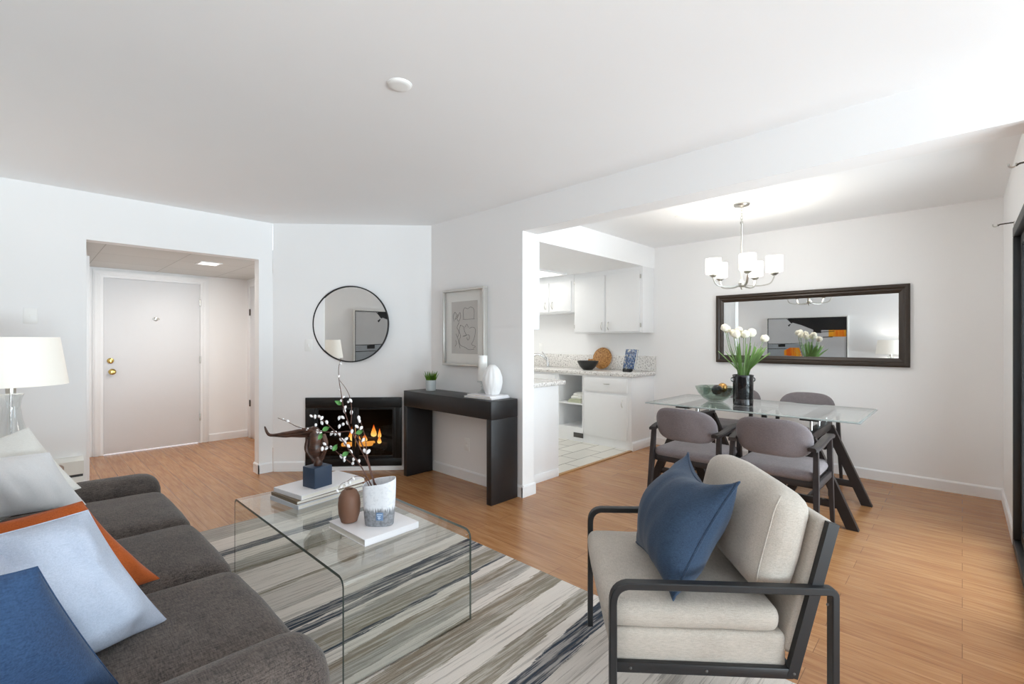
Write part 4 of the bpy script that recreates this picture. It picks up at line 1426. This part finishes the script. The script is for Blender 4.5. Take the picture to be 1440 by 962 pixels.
def dining_chair(label, loc, rotz):
    t = thing('dining_chair', label, 'chair', loc, rotz, 'grey upholstered chairs around the dining table', True)
    m = MB()
    m.soft(-0.215, -0.235, 0.415, 0.245, 0.235, 0.478, 0.03, (0.006, 0.006, 0.014), 8, 0.0015, 1)
    part('seat', m, 'chair_fabric', t)
    # curved backrest: oval panel bent round the sitter
    m = MB()
    NU, NV, W_, H_, T_ = 22, 10, 0.455, 0.245, 0.042
    vs, fs = [], []
    for sd in (1, -1):
        for i in range(NU + 1):
            u = -1 + 2 * i / NU
            uu = sin(u * pi / 2)
            half = H_ / 2 * (1 - abs(uu) ** 4.5) ** (1 / 2.2) if abs(uu) < 1 else 0.0
            half = max(half, 0.004)
            for j in range(NV + 1):
                v = sin((-1 + 2 * j / NV) * pi / 2)
                edge = max(0.0, (1 - abs(v) ** 6)) ** 0.5 * max(0.0, (1 - abs(uu) ** 10)) ** 0.5
                x = -0.262 + 0.085 * uu * uu - 0.03 * (v * half / 0.12) + sd * T_ / 2 * edge
                vs.append((x, uu * W_ / 2, 0.662 + v * half + 0.012 * (1 - uu * uu)))
    n1 = (NU + 1) * (NV + 1)
    for sd in (0, 1):
        for i in range(NU):
            for j in range(NV):
                a = sd * n1 + i * (NV + 1) + j
                q = (a, a + 1, a + NV + 2, a + NV + 1)
                fs.append(q if sd == 0 else q[::-1])
    m.add(vs, fs)
    bmj = bmesh.new()
    vv = [bmj.verts.new(p) for p in m.v]
    for f_ in m.f:
        try:
            bmj.faces.new([vv[i] for i in f_])
        except ValueError:
            pass
    bmesh.ops.remove_doubles(bmj, verts=bmj.verts[:], dist=0.0006)
    m2 = MB()
    m2.addbm(bmj)
    part('backrest', m2, 'chair_fabric', t, smooth=60)
    part('seat_frame', MB().box(-0.20, -0.228, 0.375, 0.232, 0.228, 0.418, 0.006), 'chair_wood', t)
    for sg in (-1, 1):
        y = sg * 0.247
        part('leg', MB().sweep([(-0.265, y * 1.05, 0.0), (-0.215, y, 0.40), (-0.195, y * 0.98, 0.625)], [(-0.014, -0.018), (0.014, -0.018), (0.014, 0.018), (-0.014, 0.018)], False, (1, 0, 0), (0.75, 1.1, 0.9)), 'chair_wood', t)
        part('leg', MB().sweep([(0.235, y * 1.04, 0.0), (0.205, y, 0.40), (0.19, y, 0.625)], [(-0.014, -0.018), (0.014, -0.018), (0.014, 0.018), (-0.014, 0.018)], False, (1, 0, 0), (0.75, 1.1, 0.9)), 'chair_wood', t)
        part('armrest', MB().sweep(smoothpath([(-0.245, y * 0.93, 0.622), (-0.15, y, 0.632), (0.05, y * 1.01, 0.655), (0.215, y * 1.0, 0.648)], 4), [(-0.024, -0.012), (0.024, -0.012), (0.026, 0.004), (0.018, 0.012), (-0.018, 0.012), (-0.026, 0.004)], False, (0, 0, 1)), 'chair_wood', t)
        part('side_rail', MB().box(-0.21, y - 0.011, 0.372, 0.205, y + 0.011, 0.415, 0.004), 'chair_wood', t)
    return t


ch = dining_chair('grey dining chair nearest the armchair, at the right of the near table side', (3.545, 0.885, 0), 0)
dup(ch, (3.545, 1.462, 0), 0, 'grey dining chair nearest the kitchen on the near side of the table')
dup(ch, (4.86, 1.047, 0), pi, 'grey dining chair by the far wall, at the right below the wide mirror')
dup(ch, (4.86, 1.66, 0), pi, 'grey dining chair by the far wall, mostly hidden behind the black vase')

# ------------------------------------------------------------------ on the dining table: vase with flowers, glass bowl
fv = Vector((4.24, 1.345, TZ))
t = thing('vase', 'tall black glazed cylinder vase with white flowers on the glass table', 'vase', tuple(fv))
part('body', MB().lathe([(0.074, 0.0), (0.078, 0.004), (0.079, 0.05), (0.0775, 0.053), (0.079, 0.056), (0.08, 0.235), (0.083, 0.25), (0.08, 0.256), (0.073, 0.25), (0.07, 0.06)], tuple(fv), 40), 'black_glaze', t)
for sg in (-1, 1):
    part('handle', MB().tube(smoothpath([rel(fv, sg * 0.078, 0.235), rel(fv, sg * 0.098, 0.225), rel(fv, sg * 0.098, 0.205), rel(fv, sg * 0.078, 0.195)], 4), 0.005, 8), 'black_glaze', t)
fl_spec = [(-0.155, 0.655, 0.0, 0.032, 'leftmost, highest white pompon flower in the black vase'), (-0.112, 0.645, 0.06, 0.032, 'white pompon flower second from left in the black vase'),
           (-0.072, 0.598, -0.03, 0.034, 'white pompon flower low at left centre of the bunch'), (-0.026, 0.632, 0.02, 0.032, 'white pompon flower at the top centre of the bunch'),
           (-0.002, 0.600, -0.05, 0.033, 'cream pompon flower nearest the front centre of the bunch'), (0.036, 0.598, 0.06, 0.03, 'cream pompon flower right of the centre of the bunch'),
           (0.062, 0.612, -0.02, 0.037, 'large white pompon flower at the right of the bunch'), (0.185, 0.565, 0.0, 0.033, 'single white pompon flower leaning far right'),
           (-0.05, 0.612, 0.07, 0.03, 'white pompon flower at the back left of the bunch')]
for k, (a, h, d, r, lb) in enumerate(fl_spec):
    base = rel(fv, a * 0.15, 0.10, d * 0.2)
    tip = rel(fv, a, h, d)
    t = thing('flower', lb, 'flower', tuple(base), 0, 'pompon flowers in the black vase')
    part('stem', MB().tube(smoothpath([base, rel(fv, a * 0.30, 0.30, d * 0.4), rel(fv, a * 0.72, 0.48 if abs(a) < 0.15 else 0.46, d * 0.8), tip], 4), 0.003, 6), 'stalk', t)
    b_ = MB()
    bm = bmesh.new()
    bmesh.ops.create_icosphere(bm, subdivisions=3, radius=r)
    for v in bm.verts:
        nn = noise.noise(v.co * (2.4 / r) + Vector((k, 0, 0)))
        v.co = v.co * (1 + 0.16 * nn)
        v.co += tip
    b_.addbm(bm)
    part('bloom', b_, 'bloom', t, smooth=20)
    rr = random.Random(k + 20)
    for q in range(5):
        an = rr.choice((0, pi)) + rr.uniform(-0.9, 0.9)
        sp = rr.uniform(0.07, 0.21)
        top = 0.56 - sp * 0.5 + rr.uniform(-0.04, 0.03)
        if k == 0 and q == 0:
            an, sp, top = pi, 0.15, 0.50
        if k == 7 and q == 0:
            an, sp, top = 0.0, 0.16, 0.49
        p0 = rel(fv, a * 0.12 + 0.02 * cos(an), 0.14, 0.02 * sin(an))
        pp = smoothpath([p0, rel(fv, 0.035 * cos(an) + a * 0.05, 0.27, 0.035 * sin(an)), rel(fv, sp * 0.62 * cos(an), 0.38, sp * 0.62 * sin(an)), rel(fv, sp * cos(an), top, sp * sin(an))], 4)
        nn = len(pp)
        m = MB()
        m.sweep(pp, [(-0.013, 0.0), (0, 0.002), (0.013, 0.0), (0, -0.001)], False, FV * 0.4 + RV * cos(an) + FV * sin(an), [max(0.06, 0.7 + 0.5 * (i / nn) - 1.15 * (i / nn) ** 3) for i in range(nn)])
        part('leaf', m, 'blade', t)

gb = Vector((4.315, 1.60, TZ))
gp = [(0.05, 0.0), (0.062, 0.003), (0.105, 0.03), (0.142, 0.075), (0.164, 0.122), (0.168, 0.134), (0.161, 0.133), (0.156, 0.12), (0.133, 0.077), (0.095, 0.036), (0.05, 0.014), (0.0001, 0.012)]
t = thing('bowl', 'green-tinted glass bowl on the dining table beside the black vase', 'bowl', tuple(gb))
part('dish', MB().lathe(gp, tuple(gb), 48, 1, 1, True, lambda a, z: 1 + (0.05 * sin(a * 7) if z > 0.06 else 0)), 'bowl_glass', t)
for (a, h, d, r, mt, lb) in ((-0.012, 0.108, -0.05, 0.045, 'black_glaze', 'black ornamental ball in the glass bowl'), (0.085, 0.118, 0.055, 0.043, 'gold', 'gold ornamental ball in the glass bowl'), (-0.07, 0.100, 0.055, 0.045, 'bowl_glass', 'clear glass ball at the left of the glass bowl')):
    p = rel(gb, a, h, d)
    m = MB(Matrix.Translation(p) @ Matrix.Rotation(0.6, 4, 'X'))
    m.ball((0, 0, 0), r, 24)
    single('ornamental_ball', m, mt, lb, 'ball', tuple(p), 'ornamental balls in the glass bowl')

# ------------------------------------------------------------------ wide dining mirror
MT = Matrix.Translation((XD, 1.17, 1.42)) @ Matrix.Rotation(radians(0.25), 4, 'Z')
t = thing('wall_mirror', 'wide dark framed mirror on the dining wall', 'mirror', (XD, 1.17, 1.42))
hw, hh = 0.838, 0.373
prof = [(0.0, 0.002), (0.0, 0.030), (0.012, 0.036), (0.028, 0.034), (0.040, 0.024), (0.052, 0.026), (0.066, 0.020), (0.080, 0.012), (0.080, 0.002)]   # (in from the edge, out of the wall)
m = MB(MT)
cors = [(-hw, -hh), (hw, -hh), (hw, hh), (-hw, hh)]
vs, fs = [], []
for (cy, cz) in cors:
    for (i_, o_) in prof:
        vs.append((-o_, cy - (1 if cy > 0 else -1) * i_, cz - (1 if cz > 0 else -1) * i_))
q = len(prof)
for k in range(4):
    k2 = (k + 1) % 4
    for j in range(q):
        j2 = (j + 1) % q
        fs.append((k * q + j, k * q + j2, k2 * q + j2, k2 * q + j))
m.add(vs, fs)
part('frame', m, 'mirror_frame', t, smooth=25)
part('mirror_glass', MB(MT).box(-0.010, -hw + 0.075, -hh + 0.075, -0.004, hw - 0.075, hh - 0.075), 'mirror', t, smooth=0)

# ------------------------------------------------------------------ chandelier
cx, cy = 4.205, 1.345
t = thing('chandelier', 'brushed nickel chandelier with five lit white shades over the table', 'chandelier', (cx, cy, ZC))
part('canopy', MB().lathe([(0.062, 0.0), (0.065, -0.008), (0.058, -0.02), (0.02, -0.028), (0.008, -0.034)], (cx, cy, ZC), 32), 'nickel', t)
for k in range(5):
    ln = []
    a0 = k * pi / 2
    for i in range(14):
        a = 2 * pi * i / 14
        u, v = 0.008 * cos(a), 0.016 * sin(a)
        ln.append((cx + u * cos(a0), cy + u * sin(a0), ZC - 0.045 - k * 0.024 + v))
    part('chain_link', MB().tube(ln, 0.0022, 6, None, True), 'nickel', t)
part('stem', MB().lathe([(0.012, 2.29), (0.012, 2.275), (0.007, 2.268), (0.007, 1.80)], (cx, cy, 0), 14), 'nickel', t)
part('hub', MB().lathe([(0.0001, 1.715), (0.008, 1.722), (0.010, 1.735), (0.026, 1.745), (0.028, 1.775), (0.014, 1.785), (0.010, 1.805)], (cx, cy, 0), 24), 'nickel', t)
for k in range(5):
    # one arm points a little right of straight back
    an = FWD + radians(-52 + 72 * k)
    ca, sa = cos(an), sin(an)
    P_ = lambda r, z: (cx + r * ca, cy + r * sa, z)
    arm = part('arm', MB().sweep(smoothpath([P_(0.02, 1.755), P_(0.08, 1.742), P_(0.16, 1.742), P_(0.215, 1.758), P_(0.238, 1.80), P_(0.242, 1.822)], 5), [(-0.008, -0.004), (0.008, -0.004), (0.008, 0.004), (-0.008, 0.004)], False), 'nickel', t)
    part('cup', MB().lathe([(0.012, 1.818), (0.032, 1.834), (0.032, 1.840), (0.01, 1.842)], P_(0.242, 0.0), 20), 'nickel', arm)
    sh = [(0.030, 1.842), (0.060, 1.848), (0.062, 1.856), (0.062, 1.975), (0.057, 1.975), (0.057, 1.856), (0.03, 1.850)]
    part('shade', MB().lathe(sh, P_(0.242, 0.0), 28, 1, 1, True), 'glow', t)
point('chandelier_glow', (cx, cy, 2.02), 9, WARM, 0.2)

# ------------------------------------------------------------------ small ceiling fittings, curtain brackets
t = thing('smoke_detector', 'round white smoke detector on the living room ceiling', 'smoke detector', (1.179, 1.835, ZC))
part('housing', MB().lathe([(0.052, 0.0), (0.052, -0.005), (0.047, -0.009), (0.03, -0.010), (0.0001, -0.010)], (1.179, 1.835, ZC), 36), 'plate', t)
part('base_ring', MB().lathe([(0.056, 0.0), (0.056, -0.003), (0.0525, -0.003)], (1.179, 1.835, ZC), 36), 'plate', t)
single('sprinkler_head', MB().lathe([(0.038, 0.0), (0.036, -0.004), (0.03, -0.006), (0.0001, -0.007)], (4.211, 1.894, ZC), 28), 'plate', 'flat white sprinkler cover on the dining ceiling', 'sprinkler', (4.211, 1.894, ZC))
for (x, lb) in ((4.375, 'bare curtain rod bracket beside the dining room corner'), (2.93, 'bare curtain rod bracket at the near end of the glass door')):
    t = thing('curtain_bracket', lb, 'bracket', (x, YW, 2.03), 0, 'curtain rod brackets over the glass door')
    part('wall_plate', MB().box(x - 0.008, YW, 2.0, x + 0.008, YW + 0.004, 2.045, 0.001), 'nickel', t)
    part('arm', MB().tube(fillet([(x, YW + 0.003, 2.038), (x, YW + 0.065, 2.036), (x, YW + 0.075, 2.028)], 0.01, 3), 0.004, 8), 'dark_hinge', t)
    part('cradle', MB().tube([(x, YW + 0.085 + 0.012 * cos(a), 2.036 + 0.012 * sin(a)) for a in [pi * 0.9 + pi * 1.25 * i / 10 for i in range(11)]], 0.0035, 6), 'nickel', t)

# ------------------------------------------------------------------ kitchen
XF = 4.90
bev = 0.003


def pull(parent, x, y, z, vertical=True, L_=0.09, nx=-1, ny=0):
    """bowed nickel pull, standing off along (nx, ny)"""
    pts = []
    for i in range(9):
        s_ = -1 + 2 * i / 8
        o = 0.026 * (1 - s_ * s_)
        if vertical:
            pts.append((x + nx * (0.002 + o), y + ny * (0.002 + o), z + s_ * L_ / 2))
        else:
            pts.append((x + nx * (0.002 + o), y + s_ * L_ / 2, z))
    return part('handle', MB().tube(pts, 0.0045, 8), 'nickel', parent)


def cab_door(parent, name, y0, y1, z0, z1, x):
    m = MB()
    m.box(x - 0.018, y0, z0, x, y1, z1, 0.004)
    return part(name, m, 'cab', parent)


# far base run, right to left: drawer unit, open shelf, sink unit
t = thing('base_cabinet', 'white base cabinet with one drawer and one door by the dining area', 'cabinet', (5.17, 3.11, 0))
part('carcass', MB().box(XF, 2.775, 0.10, XD - 0.003, 3.448, 0.862, 0.002), 'cab', t)
part('toe_kick', MB().box(XF + 0.004, 2.765, 0.0, XD - 0.003, 3.448, 0.10), 'cab', t)
o = cab_door(t, 'drawer', 2.825, 3.425, 0.665, 0.835, XF)
pull(o, XF - 0.018, 3.10, 0.765, False, 0.08)
o = cab_door(t, 'door', 2.825, 3.425, 0.115, 0.635, XF)
pull(o, XF - 0.018, 2.885, 0.545, True, 0.09)
part('end_baseboard', MB().box(XF - 0.008, 2.752, 0.0, XD - 0.02, 2.765, 0.095, 0.003), 'trim', t)

t = thing('open_shelf_unit', 'white open shelf unit in the kitchen base run', 'cabinet', (5.17, 3.66, 0))
m = MB()
m.box(XF, 3.45, 0.10, XD - 0.003, 3.47, 0.862).box(XF, 3.84, 0.10, XD - 0.003, 3.86, 0.862).box(XD - 0.02, 3.47, 0.10, XD - 0.003, 3.84, 0.862).box(XF, 3.47, 0.845, XD - 0.02, 3.84, 0.862)
part('carcass', m, 'cab', t)
part('shelf', MB().box(XF + 0.005, 3.47, 0.470, XD - 0.02, 3.84, 0.490), 'cab', t)
part('bottom', MB().box(XF, 3.47, 0.155, XD - 0.02, 3.84, 0.178), 'cab', t)
part('toe_panel', MB().box(XF - 0.002, 3.45, 0.0, XF + 0.02, 3.86, 0.155), 'cab', t)
part('vent_grille', MB().box(XF - 0.008, 3.452, 0.055, XF - 0.002, 3.60, 0.115, 0.002), 'grille', t)

t = thing('sink_cabinet', 'white sink cabinet left of the open shelf unit', 'cabinet', (5.17, 4.62, 0))
part('carcass', MB().box(XF, 3.862, 0.10, XD - 0.003, YK - 0.005, 0.862, 0.002), 'cab', t)
part('toe_kick', MB().box(XF + 0.03, 3.862, 0.0, XD - 0.003, YK - 0.005, 0.10), 'cab', t)
for (a, b) in ((3.90, 4.61), (4.63, 5.35)):
    o = cab_door(t, 'door', a, b, 0.115, 0.835, XF)
    pull(o, XF - 0.018, b - 0.06, 0.7)

t = thing('countertop', 'speckled granite countertop with backsplash on the far kitchen wall', 'countertop', (5.17, 4.05, 0.863))
part('slab', MB().box(XF - 0.025, 2.748, 0.863, XD - 0.003, YK - 0.005, 0.905, 0.006), 'granite', t)
part('backsplash', MB().box(XD - 0.025, 2.748, 0.905, XD - 0.003, YK - 0.005, 1.095, 0.004), 'granite', t)
# faucet
t = thing('faucet', 'chrome single lever kitchen faucet by the sink', 'faucet', (5.30, 4.36, 0.905))
fx, fy, fz = 5.30, 4.36, 0.905
part('body', MB().lathe([(0.032, 0.0), (0.032, 0.006), (0.024, 0.012), (0.022, 0.10), (0.016, 0.115), (0.0001, 0.118)], (fx, fy, fz), 20), 'chrome', t)
part('spout', MB().tube(smoothpath([(fx, fy, fz + 0.08), (fx - 0.07, fy + 0.045, fz + 0.16), (fx - 0.14, fy + 0.09, fz + 0.185), (fx - 0.20, fy + 0.13, fz + 0.16), (fx - 0.205, fy + 0.135, fz + 0.145)], 5), 0.016, 12), 'chrome', t)
part('lever', MB().tube(smoothpath([(fx, fy, fz + 0.11), (fx - 0.02, fy + 0.02, fz + 0.16), (fx - 0.06, fy + 0.06, fz + 0.22)], 4), 0.009, 10, [1.6 - 0.7 * i / 8 for i in range(9)]), 'chrome', t)

bw = (5.14, 3.55, 0.905)
single('serving_bowl', MB().lathe([(0.06, 0.0), (0.065, 0.004), (0.105, 0.045), (0.135, 0.10), (0.14, 0.118), (0.134, 0.118), (0.128, 0.10), (0.098, 0.05), (0.05, 0.014), (0.0001, 0.012)], bw, 40), 'black_bowl', 'wide black bowl on the kitchen counter before the round board', 'bowl', bw)
bt = Matrix.Translation((5.376, 3.50, 0.91)) @ Matrix.Rotation(radians(11), 4, 'Y') @ Matrix.Translation((0, 0, 0.145)) @ Matrix.Rotation(radians(-90), 4, 'Y')
t = thing('cutting_board', 'round wooden cutting board leaning on the backsplash', 'cutting board', (5.376, 3.50, 0.905))
m = MB(bt)
m.lathe([(0.140, -0.009), (0.145, -0.004), (0.145, 0.006), (0.140, 0.010)], (0, 0, 0), 48)
part('board', m, 'board', t)
m = MB(bt)
m.box(-0.06, 0.135, -0.008, -0.015, 0.22, 0.009, 0.006).box(-0.145, 0.0, 0.0101, 0.145, 0.012, 0.0104)
part('handle', m, 'board', t)
# cookbook on a stand
kb = Matrix.Translation((5.13, 2.955, 0.905)) @ Matrix.Rotation(radians(-14), 4, 'Z')
lean = kb @ Matrix.Translation((0.0, 0, 0.035)) @ Matrix.Rotation(radians(14), 4, 'Y')
t = thing('book_stand', 'black easel stand holding the blue cookbook', 'book stand', (5.13, 2.955, 0.905))
part('foot', MB(kb).box(-0.035, -0.055, 0.0, 0.01, -0.045, 0.04, 0.002).box(-0.035, 0.045, 0.0, 0.01, 0.055, 0.04, 0.002).box(-0.03, -0.06, 0.0, -0.022, 0.06, 0.034, 0.002), 'black_metal', t)
part('back_rest', MB(lean).box(0.028, -0.05, -0.02, 0.034, 0.05, 0.18, 0.002), 'black_metal', t)
t = thing('cookbook', 'cookbook with blue botanical cover standing on the kitchen counter', 'book', tuple(lean @ Vector((0, 0, 0))))
part('pages', MB(lean).box(0.006, -0.088, 0.010, 0.024, 0.088, 0.246), 'pages', t)
part('cover', MB(lean).box(0.002, -0.092, 0.006, 0.006, 0.092, 0.250, 0.001).box(0.024, -0.092, 0.006, 0.028, 0.092, 0.250, 0.001), 'cover', t)

# books and towel on the open shelf
book('book', 'lower pale green book on the open kitchen shelf', 5.03, 3.605, 0.49, 0.24, 0.20, 0.022, 0.03, 'book_green', 'books on the kitchen shelf', 'x')
book('book', 'upper pale green book on the open kitchen shelf, under the towel', 5.035, 3.60, 0.512, 0.23, 0.19, 0.020, -0.05, 'book_green', 'books on the kitchen shelf', 'x')
m = MB()
m.soft(4.95, 3.52, 0.532, 5.13, 3.69, 0.570, 0.018, (0, 0, 0.01), 6, 0.006, 2)
m.soft(4.96, 3.53, 0.566, 5.12, 3.66, 0.605, 0.018, (0, 0, 0.012), 6, 0.008, 5)
single('towel', m, 'towel', 'folded white towel on the books in the open shelf', 'towel', (5.04, 3.6, 0.532), None, 60)

# upper cabinets on the far wall
XU = 5.16
t = thing('wall_cabinet', 'tall white double-door wall cabinet right of the sink', 'cabinet', (5.30, 3.275, 1.385))
part('carcass', MB().box(XU, 2.772, 1.385, XD - 0.003, 3.782, ZB, 0.002), 'cab', t)
for (a, b, py) in ((2.808, 3.272, 3.24), (3.302, 3.765, 3.335)):
    o = cab_door(t, 'door', a, b, 1.40, 2.125, XU)
    pull(o, XU - 0.018, py, 1.475, True, 0.10)
for z in (1.45, 2.04):
    part('hinge', MB().box(XU - 0.012, 2.790, z, XU - 0.001, 2.806, z + 0.05, 0.002), 'nickel', t)
    part('hinge', MB().box(XU - 0.012, 3.767, z, XU - 0.001, 3.780, z + 0.05, 0.002), 'nickel', t)
t = thing('wall_cabinet', 'short white wall cabinet over the sink', 'cabinet', (5.30, 4.40, 1.68))
part('carcass', MB().box(XU, 3.785, 1.672, XD - 0.003, 5.0, ZB, 0.002), 'cab', t)
for (a, b, py) in ((3.83, 4.20, 4.15), (4.22, 4.60, 4.275), (4.62, 4.98, 4.93)):
    o = cab_door(t, 'door', a, b, 1.69, 2.10, XU)
    pull(o, XU - 0.018, py, 1.78, True, 0.10)
# near counter run behind the middle wall
t = thing('base_cabinet', 'white cabinet end panel directly behind the pillar', 'cabinet', (3.26, 3.9, 0))
part('carcass', MB().box(XA2 + 0.002, 2.775, 0.0, 3.535, YK - 0.005, 0.862, 0.003), 'cab', t)
part('end_baseboard', MB().box(XA2 + 0.002, 2.764, 0.0, 3.525, 2.775, 0.075, 0.003), 'trim', t)
single('countertop', MB().box(XA2 + 0.002, 2.75, 0.863, 3.62, YK - 0.005, 0.905, 0.010), 'granite', 'speckled granite countertop of the near counter behind the pillar', 'countertop', (3.29, 3.9, 0.863))
t = thing('wall_cabinet', 'white wall cabinet end hanging directly behind the pillar', 'cabinet', (3.12, 3.9, 1.385))
part('carcass', MB().box(XA2 + 0.002, 2.775, 1.385, 3.255, YK - 0.005, ZB, 0.003), 'cab', t)
part('light_rail', MB().box(XA2 + 0.002, 2.79, 1.30, 3.10, YK - 0.02, 1.385, 0.003), 'cab', t)
